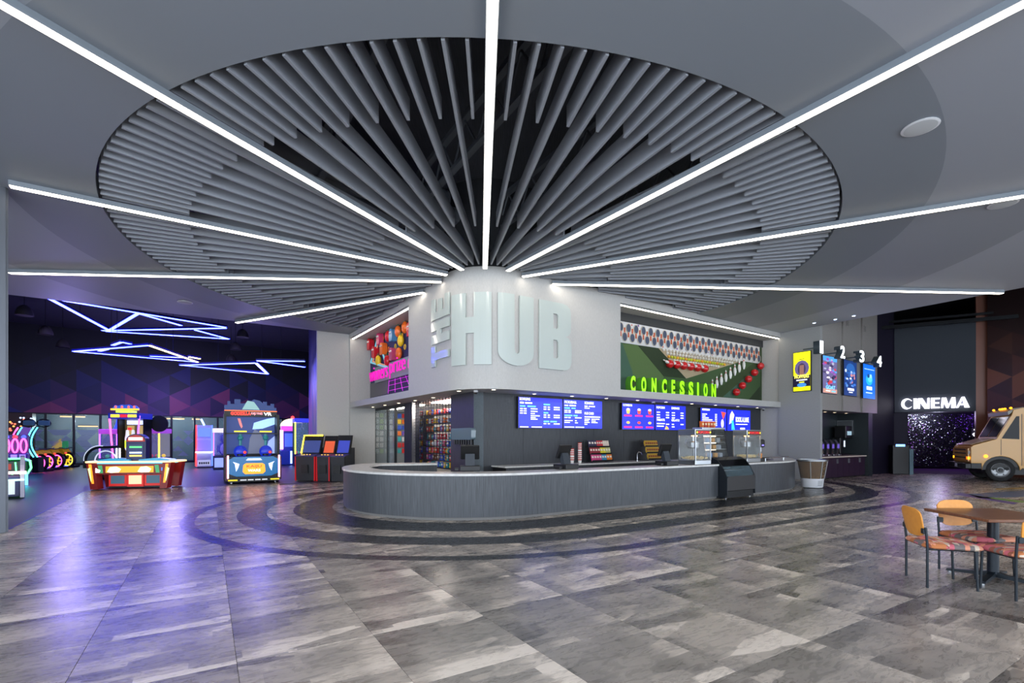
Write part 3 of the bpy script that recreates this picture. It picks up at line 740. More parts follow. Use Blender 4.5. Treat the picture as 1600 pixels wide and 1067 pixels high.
# golf and tennis balls in rows
BW_ = mat('white ball', (226,224,218), .4); BY = mat('yellow ball', (206,214,50), .5); BO = mat('orange ball', (240,180,50), .5)
bmesh0 = {}
def put_ball(nm, m, r_, x, y, z):
    if nm not in bmesh0: o = MB().ball((0,0,0), r_, n=10, m=6).build('ball', m, con, True); bmesh0[nm] = o
    else: o = bmesh0[nm].copy(); col.objects.link(o)
    o.location = (x, y, z); return o
rows = [((440,455),(1140,562),26,'w'), ((478,486),(1075,577),24,'w'), ((490,518),(1005,594),22,'y'), ((540,552),(945,612),18,'w')]
for (a, b, n, kind) in rows:
    (x0, z0), (x1, z1) = Q(*cr(*a)), Q(*cr(*b)); zz = (z0+z1)/2
    for i in range(n):
        c_ = 'w' if kind == 'w' else ('y' if i % 3 else 'o')
        put_ball(c_, {'w': BW_, 'y': BY, 'o': BO}[c_], .05, x0+(x1-x0)*i/(n-1), -.07, zz)
RED = mat('red bowling ball', (206,28,36), .18, coat=.4)
PINM = mat('white bowling pin', (228,228,226), .2); STRIPE = mat('red pin stripe', (200,30,40), .3)
def pin(parent, tilt=0):
    o = MB().lathe([(.022,0),(.03,.02),(.052,.11),(.045,.2),(.02,.27),(.024,.32),(.015,.36),(.002,.365)], 12).build('bowling_pin', PINM, parent, True)
    MB().lathe([(.0235,.25),(.0215,.27),(.0235,.29)], 12).build('stripe', STRIPE, o); return o
for i in range(6):
    x, y = 482+(805-482)*i/5, 588+(632-588)*i/5; t, z = Q(*cr(x, y)); put_ball('r', RED, .145, t, -.15, z)
    p = pin(con); p.location = (t-.02, -.16, z); p.rotation_euler = (0, R(-72), 0)
for i in range(8):
    x, y = 1177+(885-1177)*i/7, 600+(800-600)*i/7; t, z = Q(*cr(x, y)); p = pin(con); p.location = (t, -.1, z-.16); p.scale = (1.25,1.25,1.25)
for i in range(5):
    x, y = 1320+(1095-1320)*i/4, 608+(848-608)*i/4; t, z = Q(*cr(x, y)); put_ball('r', RED, .145, t, -.16, z)
CG = mat('lime letter face', (150,236,20), .4, 0, .75); CS = mat('green letter side', (92,168,50), .6)
LFW = RF.moved(-.35)
lx = [(155,200),(255,300),(350,395),(447,490),(535,567),(610,655),(693,736),(772,788),(832,868),(905,945)]
for ch, (x0, x1) in zip('CONCESSION', lx):
    W = RF.moved(-.40); t0 = W.t(960+x0/5.926); t1 = W.t(960+x1/5.926)
    if t1-t0 < .1: t0 -= .0; t1 += .0
    # shift from plane RF-.40 to the display's own frame
    dx = (RF.a-MB_R.a).dot(MB_R.d); x0_, x1_ = t0+dx, t1+dx
    o = text('letter', ch, x0_, x1_, 3.085, 3.61, CS, con, -.20, .22, .045); o['label'] = 'letter '+ch
    o.data.materials.append(CG)
    f = text('letter_face', ch, x0_+.004, x1_-.004, 3.09, 3.605, CG, o, -.418, .015, .045)
# ================================================================ PRIZE DISPLAY
MB_L = LF.moved(-DEP)
pri = thing('prize_display', 'neon arcade themed winners prize display in the left hub recess', 'display', (*MB_L.a, 0), MB_L.rot)
def cl(x, y): return (540+x/6.667, 480+y/6.667)
def QL(x, y): return MB_L.sz(*cl(x, y))
NAVY = grain('dusk blue backdrop', (58,58,92), (40,52,120), 3, (1,1,1), .7)
MB().box(0, MB_L.L, 0, .06, cz0, cz1).build('backboard', NAVY, pri)
MB().box(0, MB_L.L, -.05, 0, 5.50, cz1).build('head_strip', mat('charcoal strip', (58,60,62), .7), pri)
def poly_l(name, pts, m, y0, y1, s=pri): return MB().prism([QL(*p) for p in pts], y1, y0, 'y').build(name, m, s)
MB().box(0, MB_L.L, -.012, -.003, cz0, 3.85).build('grid_floor', mat('night grid floor', (40,36,72), .5), pri)
poly_l('road', [(255,800),(460,740),(440,900),(255,945)], mat('grey road', (108,106,112), .6), -.012, -.016)
NP = mat('magenta grid line', (214,50,220), .5, 0, 1.2); NT = mat('pale blue neon', (120,190,210), .4, 0, .5); NO = mat('peach neon', (230,160,130), .4, 0, .4)
for a, b in (((460,740),(448,900)), ((520,725),(520,885)), ((570,715),(600,870)), ((625,700),(680,850)), ((690,690),(800,830))):
    p, q = QL(*a), QL(*b); MB().tube([(p[0],-.02,p[1]),(q[0],-.02,q[1])], .006, 5).build('grid_line', NP, pri)
for zz in (3.2, 3.42, 3.62, 3.78): MB().tube([(2.2,-.02,zz),(MB_L.L,-.02,zz)], .005, 5).build('grid_line', NP, pri)
tri = [(q[0]+.32, q[1]) for q in (QL(350,330), QL(275,590), QL(440,640))]
for k in range(3):
    a, b = tri[k], tri[(k+1) % 3]
    MB().tube([(a[0],-.16,a[1]),(b[0],-.16,b[1])], .035, 6).build('triangle_bar', NT, pri, True)
    c_ = (sum(t[0] for t in tri)/3, sum(t[1] for t in tri)/3); a2 = (a[0]+(c_[0]-a[0])*.16, a[1]+(c_[1]-a[1])*.16); b2 = (b[0]+(c_[0]-b[0])*.16, b[1]+(c_[1]-b[1])*.16)
    MB().tube([(a2[0],-.12,a2[1]),(b2[0],-.12,b2[1])], .026, 6).build('triangle_bar', NO, pri, True)
cand_m = {k: mat('glossy shape '+k, c, .25, 0, .08) for k, c in {'red': (198,30,44), 'orange': (232,110,40), 'pink': (206,60,110), 'blue': (80,140,190), 'yellow': (240,200,40), 'rose': (190,70,110)}.items()}
LEAF = mat('green leaf', (40,120,70), .5); FACEW = mat('white marking', (236,236,236), .4)
shapes = [(270,405,'red','b'),(380,345,'pink','b'),(415,445,'orange','b'),(330,480,'red','b'),(360,565,'yellow','r'),(452,565,'red','r'),(515,500,'rose','b'),(575,490,'orange','r'),(462,315,'red','r'),(513,305,'blue','b'),(566,265,'orange','r'),(594,360,'yellow','r'),(638,225,'orange','r'),(700,250,'red','b'),(760,330,'blue','b')]
for x, y, k, kind in shapes:
    t, z = QL(x, y)
    if t > MB_L.L-.15: continue
    t = min(max(t+.16, .42), MB_L.L-.1)
    if kind == 'b':
        pr = [(-.14,-.22),(.14,-.22),(.16,.1)]+[(.16*math.cos(R(a)), .1+.14*math.sin(R(a))) for a in range(20, 180, 20)]+[(-.16,.1)]
        o = MB().prism(pr, -.1, .1, 'y').build('shape', cand_m[k], pri, False, (t, -.14, z))
        for s in (-1, 1): MB().ball((s*.055,-.105,.1), .035, n=8, m=5).build('marking', FACEW, o, True)
    else:
        o = MB().ball((0,0,0), .2, .85, .55, 1.05, 14, 8).build('shape', cand_m[k], pri, True, (t, -.14, z))
        m = MB()
        for s in (-1, 0, 1): m.add([(0,0,.19),(.11*s-.03,-.04,.28),(.13*s,-.02,.22)], [(0,1,2)])
        m.cyl((0,0,.18), (.02,-.01,.30), .016, n=6); m.build('stem', LEAF, o)
for x, y, c_ in ((480,485,'yellow'),(470,440,'orange'),(610,300,'yellow'),(640,415,'yellow'),(410,330,'orange'),(540,410,'yellow')):
    t, z = QL(x, y); MB().tube([(.07*math.cos(R(a)), 0, .09*math.sin(R(a))) for a in range(0, 360, 30)], .014, 5, True).build('ring', cand_m[c_], pri, True, (t, -.08, z))
SH = mat('pale sign strip', (140,164,166), .5)
NPK = mat('hot pink letter', (250,30,190), .4, 0, .55)
def band(a, b, hgt_):
    W = LF.moved(-.55); return W
WL = LF.moved(-.5); dxl = (WL.a-MB_L.a).dot(MB_L.d)
t0 = WL.t(540+242/6.667)+dxl; tmid = WL.t(540+438/6.667)+dxl; t1 = WL.t(540+612/6.667)+dxl
MB().box(t0-.02, MB_L.L, -.1, -.03, 3.83, 4.45).build('sign_strip', SH, pri)
o = text('lettering', 'winners', t0, tmid-.08, 3.86, 4.38, NPK, pri, -.30, .04, -.014); o['label'] = 'hot pink letters reading winners'
o = text('lettering', 'prize', tmid+.12, t1, 3.78, 4.46, NPK, pri, -.30, .04, -.014); o['label'] = 'hot pink letters reading prize'
o = text('lettering', 'c', t1+.3, min(t1+.6, MB_L.L), 3.88, 4.3, NPK, pri, -.30, .06, .012)
# ================================================================ COUNTER
CT, CB = .915, .87
path = [(-2.2,14.05),(-3.45,13.72)]+fillet(Vector((-3.45,13.72)), Vector((-4.05,13.55)), Vector((-4.13,12.9)), .35, 6)+arc(A1C, A1R, -188, -58.2, 40)+arc(A2C, A2R, -58.2, 18, 22)
PL, PAT = resample(path, .1)
def along(s0, s1, step=.15):
    n = max(1, int((s1-s0)/step)); return [tuple(PAT(s0+(s1-s0)*i/n)) for i in range(n+1)]
def s_path(px):
    k = (px-800)/F; best = None
    for i in range(3000):
        s = PL*i/2999; q = PAT(s); e = abs(q.x-k*q.y)+(.02*q.y if q.y > 16.5 else 0)
        if best is None or e < best[0]: best = (e, s)
    return best[1]
SG0, SG1 = s_path(1121.5)+.02, s_path(1168)
counter = thing('service_counter', 'long curved grey laminate counter with pale stone top wrapping the hub', 'counter')
QUARTZ = grain('pale quartz', (206,204,200), (226,224,220), 12, (1,1,1), .22)
for s0, s1 in ((0, SG0), (SG1, PL)):
    n = max(1, round((s1-s0)/1.2)); ds = (s1-s0)/n
    for k in range(n):
        p = along(s0+k*ds+.0015, s0+(k+1)*ds-.0015); strip(MB(), p, offset(p, .03), .06, CB).build('panel', LAM2, counter, True)
    p = along(s0, s1); ip = offset(p, .03)
    strip(MB(), offset(p, .031), offset(p, .52), .06, CB-.002).build('carcass', LAM, counter)
    strip(MB(), offset(p, .05), offset(p, .5), .002, .06).build('toe_kick', mat('pale toe strip', (120,118,116), .6), counter)
    strip(MB(), offset(p, -.03), offset(p, .60), CB, CT).build('worktop', QUARTZ, counter)
# back counter along the menu wall
bc = thing('back_counter', 'low back counter with pale top along the menu screen wall', 'counter', (*LW.a, 0), LW.rot)
BH = .86
MB().box(.25, LW.L-.1, -.75, -.03, BH-.04, BH).build('worktop', QUARTZ, bc)
nb = 12
for k in range(nb):
    a = .3+(LW.L-.45)*k/nb; b = .3+(LW.L-.45)*(k+1)/nb
    d = MB().box(a+.004, b-.004, -.72, -.70, .1, BH-.05).build('door', LAM, bc); MB().tube([(b-.08,-.735,.55),(b-.08,-.735,.72)], .008, 6).build('handle', STEEL, d)
MB().box(.3, LW.L-.15, -.70, -.03, .0, BH-.045).build('carcass', BLACK, bc)
def on_counter(px, py, z=CT): return gp(px, py, z)
# ---------------------------------------------------------------- point-of-sale terminals (seen from behind)
POSL = mat('violet status light', (120,110,255), .4, 0, 2.4); SLATE = mat('slate plastic', (52,58,66), .4)
def pos_terminal(loc, rz, label, drawer=True):
    o = thing('sales_terminal', label, 'cash register', loc, rz, 'sales terminals on the counter')
    MB().rbox(-.21, .21, -.2, .2, .004, .11, .008).build('cash_drawer', BLACK, o)
    MB().prism([(-.05,.11),(.06,.11),(.1,.34),(.02,.36)], -.1, .1, 'x').build('stand', SLATE, o)
    s = MB(); s.X = Matrix.Translation((0,.06,.40)) @ Matrix.Rotation(R(22), 4, 'X'); s.rbox(-.2, .2, -.03, .03, -.17, .15, .012); s = s.build('screen', BLACK, o)
    d = MB(); d.X = Matrix.Translation((0,.06,.40)) @ Matrix.Rotation(R(22), 4, 'X'); d.box(-.18, .18, .031, .034, -.14, .13); d.build('display', mat('till display', (30,40,60), .2, 0, .3), s)
    t = MB(); t.X = Matrix.Translation((0,.06,.40)) @ Matrix.Rotation(R(22), 4, 'X'); t.box(-.085, .085, -.036, -.031, -.10, -.075); t.build('status_light', POSL, s)
    MB().rbox(-.33, -.23, -.12, .05, .004, .07, .01).build('card_reader', BLACK, o)
    return o
for px, py, rz, lab in ((733,738,R(6),'black sales terminal at the curved corner of the counter'), (886,735,ROTU+R(10),'black sales terminal in front of the candy rack'), (1046,729,ROTU,'black sales terminal beside the popcorn machine')):
    p = on_counter(px, py-1.5); pos_terminal((p.x, p.y+.22, CT), rz, lab)
# ---------------------------------------------------------------- popcorn machines
GLASS = mat('clear glass', (225,235,238), .03, 0, 0, .10); CORN = mat('popcorn', (236,206,130), .7); WARMB = mat('heat lamp', (255,200,120), .5, 0, 6., ecol=(255,190,110))
REDP = mat('sign red', (206,30,34), .4, 0, .9); SIGNK = mat('sign black', (16,14,14), .4)
def popcorn(loc, rz, label, w_, d, h):
    o = thing('popcorn_machine', label, 'popcorn machine', loc, rz, 'popcorn machines')
    MB().rbox(-w_/2, w_/2, 0, d, .004, .12, .01).build('base', STEEL, o)
    top = MB().rbox(-w_/2, w_/2, 0, d, h-.16, h, .01).build('top_box', STEEL, o)
    s = MB().box(-w_/2+.02, w_/2-.02, -.012, -.001, h-.145, h-.025).build('sign', SIGNK, top)
    text('lettering', 'POPCORN', -w_/2+.1, w_/2-.1, h-.12, h-.05, REDP, s, -.013, .004, .03)
    for sx in (-1, 1): MB().cyl((sx*(w_/2-.055),-.016,h-.085), (sx*(w_/2-.055),-.013,h-.085), .03, n=10).build('emblem', mat('sign yellow', (240,210,40), .4, 0, .8), s)
    for x in (-w_/2+.015, w_/2-.015):
        for y in (.015, d-.015): MB().box(x-.014, x+.014, y-.014, y+.014, .12, h-.16).build('post', STEEL, o)
    for a in ((-w_/2+.03, w_/2-.03, .004, .010), (-w_/2+.03, w_/2-.03, d-.010, d-.004)): MB().box(a[0], a[1], a[2], a[3], .12, h-.16).build('pane', GLASS, o)
    for x in (-w_/2+.006, w_/2-.006): MB().box(x-.003, x+.003, .03, d-.03, .12, h-.16).build('pane', GLASS, o)
    k = MB().lathe([(.10,.42),(.14,.45),(.15,.58),(.13,.6),(.02,.62)], 16, (-.05, d/2, 0)).build('kettle', STEEL, o, True); MB().tube([(-.05,d/2,.61),(-.05,d/2,h-.16)], .02, 8).build('stem', STEEL, k)
    MB().tube([(w_/2-.04,d/2,h-.2),(-.1,d/2+.16,h-.24),(-.24,d/2+.1,h-.4),(-.2,d/2,.45)], .009, 6).build('cable', STEEL, k)
    m = MB()
    for i in range(160):
        x, y = random.uniform(-w_/2+.06, w_/2-.06), random.uniform(.06, d-.06); m.ball((x, y, .14+random.random()*.07), random.uniform(.014,.022), n=5, m=3)
    c_ = m.build('popcorn', CORN, o); c_['kind'] = 'stuff'
    MB().box(-.1, .1, d/2-.02, d/2+.02, h-.19, h-.165).build('heat_lamp', WARMB, o)
    return o
W1 = Wall(PAT(s_path(1000)), PAT(s_path(1110)))
def on_front(px, inset, L0):
    """root on the worktop: front-left corner at pixel column px, set in from the counter edge"""
    W = W1.moved(-inset); t = W.t(px); return W, t
W, t = on_front(1086.5, .03, 0); p = W.p(t+.32)
popcorn((p.x, p.y, CT), W.rot, 'steel and glass popcorn machine next to the sales terminal', .64, .55, .93)
W, t = on_front(1167.5, .10, 0); p = W.p(t+.33)
popcorn((p.x, p.y, CT), W.rot, 'steel and glass popcorn machine beyond the black cooler', .66, .45, .93)
# heated snack case on the counter between them
W, t = on_front(1116, .33, 0); p = W.p(t+.5)
case = thing('snack_case', 'dark glass snack display case between the popcorn machines', 'display case', (*W.p(t+.62, -.35), BH), W.rot)
MB().rbox(-.52, .52, 0, .45, .004, .2, .01).build('base', DARKM, case)
MB().prism([(0,.2),(.45,.2),(.45,1.0),(.12,1.0)], -.52, -.5, 'x').build('side', DARKM, case); MB().prism([(0,.2),(.45,.2),(.45,1.0),(.12,1.0)], .5, .52, 'x').build('side', DARKM, case)
MB().rbox(-.52, .52, .1, .45, 1.0, 1.06, .01).build('top', STEEL, case)
MB().add([(-.5,.0,.2),(.5,.0,.2),(.5,.12,1.0),(-.5,.12,1.0)], [(0,1,2,3)]).build('glass_front', GLASS, case)
MB().box(-.5, .5, .43, .45, .2, 1.0).build('back', DARKM, case)
BLS = mat('blue package', (60,120,180), .4)
for z, d0 in ((.42,.06), (.62,.1), (.82,.14)): 
    s = MB().box(-.5, .5, d0, .42, z, z+.012).build('shelf', STEEL, case); MB().box(-.5, .5, .40, .42, z-.03, z-.002).build('lamp', mat('case lamp', (255,236,200), .5, 0, 2.2), s)
k = 0
for z, d0 in ((.2,.05), (.432,.1), (.632,.14)):
    for x in (-.38, -.14, .1, .33):
        cm_ = [('brown pretzel bag',(150,96,50)), ('blue snack pack',(60,120,180)), ('golden snack tray',(206,150,70)), ('silver snack pack',(150,160,170))][k % 4]; k += 1
        q = Vector((x, d0+.1, z)); wq = Matrix.Rotation(W.rot, 4, 'Z') @ q
        b = MB().rbox(-.075, .075, -.05, .05, .003, .12, .012).build('snack_pack', mat(cm_[0], cm_[1], .5), None, False, (case.location.x+wq.x, case.location.y+wq.y, case.location.z+wq.z+.002), W.rot)
        tag(b, cm_[0]+' inside the dark glass snack case', 'snack', 'snacks in the glass case')
OB = [mat('orange carton', (226,110,40), .5), mat('red carton', (196,50,40), .5)]
for i in range(5):
    q = Matrix.Rotation(W.rot, 4, 'Z') @ Vector((-.42+i*.13, .2, 1.064))
    b = thing('popcorn_carton', 'orange and red popcorn carton standing on the snack case', 'carton', (case.location.x+q.x, case.location.y+q.y, case.location.z+q.z), W.rot, 'cartons on the snack case')
    MB().prism([(-.045,0),(.045,0),(.06,.17),(-.06,.17)], -.04, .04, 'y').build('carton', OB[i % 2], b); MB().box(-.035, .035, -.045, -.041, .06, .12).build('label_patch', mat('cream patch', (240,220,170), .5), b)
# open-front cooler standing in the counter gap
gapw = (PAT(SG1)-PAT(SG0)); CW = Wall(PAT(SG0), PAT(SG1))
cool = thing('open_cooler', 'black open-front drinks cooler with curved canopy set into the counter', 'cooler', (*CW.p(.015, .26), 0), CW.rot)
cw = CW.L-.05; CBLK = mat('cooler navy black', (22,28,36), .35); COB = mat('cooler dark panel', (38,36,38), .5)
prof = [(0,.1),(.0,.55),(.03,.62),(.16,.86),(.3,1.02),(.46,1.09),(.80,1.09),(.80,.02),(.06,.02),(.06,.1)]
for x in (0, cw-.03): MB().prism(prof, x, x+.03, 'x').build('side_panel', CBLK, cool)
MB().box(.03, cw-.03, .0, .04, .22, .60).build('front_panel', COB, cool); MB().box(.03, cw-.03, .04, .1, .03, .2).build('grille', BLACK, cool)
for i in range(5): MB().box(.06, cw-.06, .03, .04, .05+i*.03, .062+i*.03).build('louvre', DARKM, cool)
MB().box(.03, cw-.03, .74, .78, .1, 1.06).build('back', BLACK, cool); MB().box(.03, cw-.03, .05, .74, .22, .26).build('well', BLACK, cool)
m = MB(); pp = [(.16,.86),(.3,1.02),(.46,1.09),(.78,1.09)]; m.prism(pp+[(q[0],q[1]-.015) for q in pp[::-1]], .03, cw-.03, 'x'); m.build('canopy', mat('smoked glass', (14,16,18), .08, 0, 0, .9), cool)
m = MB(); pp = [(.01,.60),(.03,.62),(.16,.86)]; m.prism(pp+[(q[0]+.008,q[1]-.002) for q in pp[::-1]], .03, cw-.03, 'x'); m.build('glass_front', mat('dim glass', (120,140,150), .05, 0, 0, .25), cool)
for i in range(2): MB().box(.04, cw-.04, .25+i*.12, .74, .5+i*.22, .515+i*.22).build('shelf', STEEL, cool)
for x in (.1, cw-.1):
    MB().lathe([(.004,-.028),(.03,-.026),(.03,.026),(.004,.028)], 12, (x,.12,.032)).build('caster', STEEL, cool)
# clear round drinks bin at the counter end
p = gp(1263, 762.5); p = Vector((9.76, 15.98, 0))
bn = thing('drinks_bin', 'clear bowl drinks bin with white vented base at the counter end', 'cooler bin', p, ROTU)
MB().lathe([(.22,.004),(.28,.02),(.30,.05),(.33,.30),(.33,.31),(.02,.312)], 28).build('base', WPL, bn, True)
for i in range(5):
    for a in (-110, -60):
        MB().tube([((.312+.004*i)*math.cos(R(a+q)), (.312+.004*i)*math.sin(R(a+q)), .1+i*.035) for q in range(-14, 15, 4)], .007, 4).build('vent_slot', BLACK, bn)
MB().lathe([(.33,.312),(.42,.88),(.415,.88),(.325,.315)], 32).build('bowl', mat('amber clear acrylic', (128,104,78), .06, 0, 0, .45), bn, True)
MB().lathe([(.425,.86),(.45,.87),(.455,.92),(.42,.925),(.415,.9)], 32).build('rim', STEEL, bn, True)
for a in (200, 250, 300, 340): MB().tube([(.332*math.cos(R(a)), .332*math.sin(R(a)), .31), (.422*math.cos(R(a)), .422*math.sin(R(a)), .87)], .011, 6).build('rib', STEEL, bn)
# sneeze guard rail over the counter end
W = Wall(PAT(s_path(1214)), PAT(s_path(1240)))
gr = thing('pass_rail', 'low steel pass rail on the far end of the counter', 'rail', (*W.p(.0, -.25), CT), W.rot)
MB().rbox(0, W.L+.2, -.05, .25, .09, .12, .008).build('shelf', STEEL, gr)
for x in (.05, W.L+.15): MB().cyl((x,.1,0), (x,.1,.09), .02, n=8).build('leg', STEEL, gr)
# coffee machine at the far end
W, t = on_front(1196, .15, 0); p = W.p(t, -.1)
cf = thing('slush_machine', 'black drinks machine with a small blue light beyond the popcorn machines', 'drinks machine', (p.x, p.y, CT), W.rot)
MB().rbox(-.16, .16, 0, .35, .003, .1, .01).build('base', BLACK, cf); MB().rbox(-.15, .15, .12, .35, .1, .62, .03).build('body', BLACK, cf); MB().rbox(-.13, .13, -.02, .2, .42, .66, .03).build('head', BLACK, cf)
MB().box(-.05, .05, -.026, -.021, .47, .5).build('status_light', POSL, cf); MB().cyl((0,.06,.3), (0,.06,.42), .03, n=10).build('spout', STEEL, cf); MB().lathe([(.04,.1),(.055,.24),(.05,.24),(.035,.105)], 12, (0,.06,0)).build('cup', mat('amber cup', (220,140,60), .3), cf)
# ---------------------------------------------------------------- things on the back counter
def on_back(px, off): W = LW.moved(off); t = W.t(px); q = W.p(t); return Vector((q.x, q.y, BH))
CUPW = mat('paper cup white', (230,228,222), .5); CUPR = mat('paper cup red', (190,60,46), .5)
q = on_back(905, .5)
for k, (px, n, top) in enumerate(((905, 9, .46), (893, 6, .34))):
    q = on_back(px+1, .48-.08*k)
    o = thing('cup_stack', ['tall stack of red patterned paper cups beside the candy rack','shorter stack of paper cups behind the sales terminal'][k], 'cups', q, LW.rot)
    for i in range(n):
        c_ = MB().lathe([(.045,0),(.062,.15),(.065,.152),(.055,.152)], 14, (0,0,.003+i*.058)).build('cup', CUPR if i >= n-4 else CUPW, o, True)
        MB().lathe([(.0555,.09),(.059,.12)], 14, (0,0,.003+i*.058)).build('band', CUPW if i >= n-4 else CUPR, c_)
WIRE = mat('black wire', (24,24,26), .4, .5)
def rack(px, off, w_, rows, label, cat, packs, name, group, tall=.215, dep=.17):
    q = on_back(px, off); o = thing('wire_rack', label, 'rack', q, LW.rot)
    for r_ in range(rows):
        z = .05+r_*tall; y = -.18+r_*.07
        s = MB(); s.box(-w_/2, w_/2, y, y+.2, z-.012, z-.004); s.box(-w_/2, w_/2, y-.004, y, z-.012, z+.03); s.build('shelf', WIRE, o)
    for x in (-w_/2, w_/2): MB().tube([(x,-.18,.004),(x,.2,.004),(x,.2,.05+rows*tall),(x,.1,.05+rows*tall)], .007, 5).build('side_frame', WIRE, o)
    k = 0
    for r_ in range(rows):
        z = .05+r_*tall; y = -.18+r_*.07
        for nm, c_, x0, x1 in packs[r_]:
            n = max(1, round((x1-x0)*w_/.10)); dx = (x1-x0)*w_/n
            for i in range(n):
                x = -w_/2+x0*w_+(i+.5)*dx; loc = Matrix.Rotation(LW.rot, 4, 'Z') @ Vector((x, y+.03, z))
                tier = ('bottom', 'middle', 'top')[r_]; b = thing(name, '%s on the %s tier of the %s' % (nm, tier, label), cat, (q.x+loc.x, q.y+loc.y, q.z+loc.z), LW.rot, '%s items on the %s tier of the %s' % (nm, tier, group))
                hx = dx*.46
                if name == 'candy_box':
                    mm = MB(); mm.X = Matrix.Rotation(R(-12), 4, 'X'); mm.rbox(-hx, hx, 0, .03, 0, tall*.93, .004); mm.build('carton', mat(nm, c_, .35), b)
                    mm = MB(); mm.X = Matrix.Rotation(R(-12), 4, 'X'); mm.box(-hx*.7, hx*.7, -.003, -.0005, tall*.45, tall*.72); mm.build('print', mat('pale print', (236,226,210), .5), b)
                else:
                    mm = MB(); mm.X = Matrix.Rotation(R(-10), 4, 'X')
                    h = tall*.9; prof = [(-.006,0),(.006,0),(.035,h*.3),(.035,h*.7),(.006,h),(-.006,h),(-.03,h*.7),(-.03,h*.3)]
                    mm.prism(prof, -hx, hx, 'x'); mm.build('bag', mat(nm, c_, .3), b, True)
                    mm = MB(); mm.X = Matrix.Rotation(R(-10), 4, 'X'); mm.box(-hx*.8, hx*.8, -.037, -.031, h*.36, h*.66); mm.build('print', mat('rust print', (150,70,40), .5), b)
cb = lambda *a: list(a)
rack(936, .36, .86, 3, 'candy rack by the paper cups', 'candy',
     [cb(('pink candy box',(214,70,130),0,.5),('teal candy box',(60,150,190),.5,.74),('orange candy box',(240,130,40),.74,1)), cb(('maroon candy box',(150,36,50),0,.5),('yellow candy box',(226,210,50),.5,.76),('lilac candy box',(190,190,120),.76,1)), cb(('navy candy box',(50,44,80),0,.4),('crimson candy box',(196,50,60),.4,.7),('cream candy box',(226,206,190),.7,1))], 'candy_box', 'candy rack')
rack(1017, .36, .62, 3, 'chip rack beside the tap', 'snack', [cb(('golden chip bag',(206,166,60),0,1))]*3, 'chip_bag', 'chip rack', .215)
q = on_back(996, .45); o = thing('sink_tap', 'curved chrome tap beside the chip rack on the back counter', 'tap', q, LW.rot)
MB().tube([(0,0,0),(0,0,.24),(.03,-.03,.3),(.08,-.08,.28),(.1,-.1,.2)], .013, 8).build('spout', CHROME, o, True); MB().cyl((0,0,0), (0,0,.03), .03, n=12).build('base', CHROME, o)
# cup and lid dispenser on the pier
DT = LLW.t(727)
o = thing('lid_dispenser', 'rounded grey lid dispenser fixed to the dark pier', 'dispenser', (*LLW.p(DT), 0), LLW.rot)
zz0, zz1 = zat(687, LLW.p(DT).y), zat(669, LLW.p(DT).y)
m = MB(); hw = .62; r_ = .07; pts = []
for cx, cz, a0 in ((hw-r_, zz1-r_, 0), (-hw+r_, zz1-r_, 90), (-hw+r_, zz0+r_, 180), (hw-r_, zz0+r_, 270)): pts += [(cx+r_*math.cos(R(a0+a)), cz+r_*math.sin(R(a0+a))) for a in (0,30,60,90)]
m.prism(pts, -.14, -.002, 'y').build('housing', mat('smoky teal plastic', (104,122,132), .15), o)
for i in range(8): MB().cyl((-.5+i*.14,-.07,zz0-.13), (-.5+i*.14,-.07,zz0), .035, n=10).build('cup_tube', BLACK, o)
# ---------------------------------------------------------------- menu screens
BLUE = mat('screen blue', (30,44,214), .3, 0, 1.05); BLUE2 = mat('screen blue band', (20,26,190), .3, 0, 1.0); BLUE3 = mat('screen light blue', (44,74,236), .3, 0, 1.05)
TW = mat('screen white', (240,244,255), .4, 0, 1.3); TG = mat('screen green', (110,240,170), .4, 0, 1.1); TP = mat('screen pink', (236,40,130), .4, 0, 1.0); BEZ = mat('bezel', (10,10,14), .3)
SCW = LW.moved(.10)
def screen(px0, px1, py0, py1, label):
    t0 = SCW.t(px0); t1 = SCW.t(px1); tm_ = (t0+t1)/2; D = SCW.p(tm_).y; z0, z1 = zat(py1, D), zat(py0, D)
    o = thing('menu_screen', label, 'screen', (*SCW.p(t0), 0), SCW.rot); L = t1-t0
    MB().box(0, L, 0, .07, z0, z1).build('casing', BEZ, o)
    pa = MB().box(.015, L-.015, -.004, 0, z0+.015, z1-.015).build('panel', BLUE, o)
    return o, pa, L, z0, z1
def T_(pa, s, x0, x1, f0, f1, L, z0, z1, m=TW, b=.02): return text('lettering', s, x0*L, x1*L, z0+(z1-z0)*f0, z0+(z1-z0)*f1, m, pa, -.005, .002, b)
def bars(pa, L, z0, z1, lst, m):
    mb = MB()
    for x0, x1, f0, f1 in lst: mb.box(x0*L, x1*L, -.006, -.0045, z0+(z1-z0)*f0, z0+(z1-z0)*f1)
    o = mb.build('print', m, pa); o['kind'] = 'stuff'; return o
o, pa, L, z0, z1 = screen(809.5, 879, 621, 669.4, 'blue menu screen headed BOWLING with price columns')
MB().box(.015, L-.015, -.0045, -.004, z0+(z1-z0)*.86, z1-.015).build('band', BLUE2, pa); MB().box(.015, L-.015, -.0045, -.004, z0+.015, z0+(z1-z0)*.09).build('band', BLUE2, pa)
T_(pa, 'BOWLING', .03, .26, .88, .97, L, z0, z1)
bars(pa, L, z0, z1, [(.04,.12,.78,.83),(.15,.30,.78,.83)]+[(.04,.1,f,f+.035) for f in (.60,.53,.46)]+[(.12,.18,f,f+.035) for f in (.60,.53,.46)]+[(.27,.42,.61,.64),(.27,.42,.53,.56),(.27,.36,.46,.49),(.27,.47,.39,.42),(.27,.38,.33,.36),(.27,.42,.28,.31)]+[(.56,.62,f,f+.035) for f in (.68,.61,.42,.35,.14)]+[(.65,.70,f,f+.035) for f in (.68,.61,.42,.35,.14)]+[(.79,.93,f,f+.035) for f in (.68,.61,.42,.35,.14)]+[(.04,.22,.03,.06),(.29,.52,.03,.06)], TW)
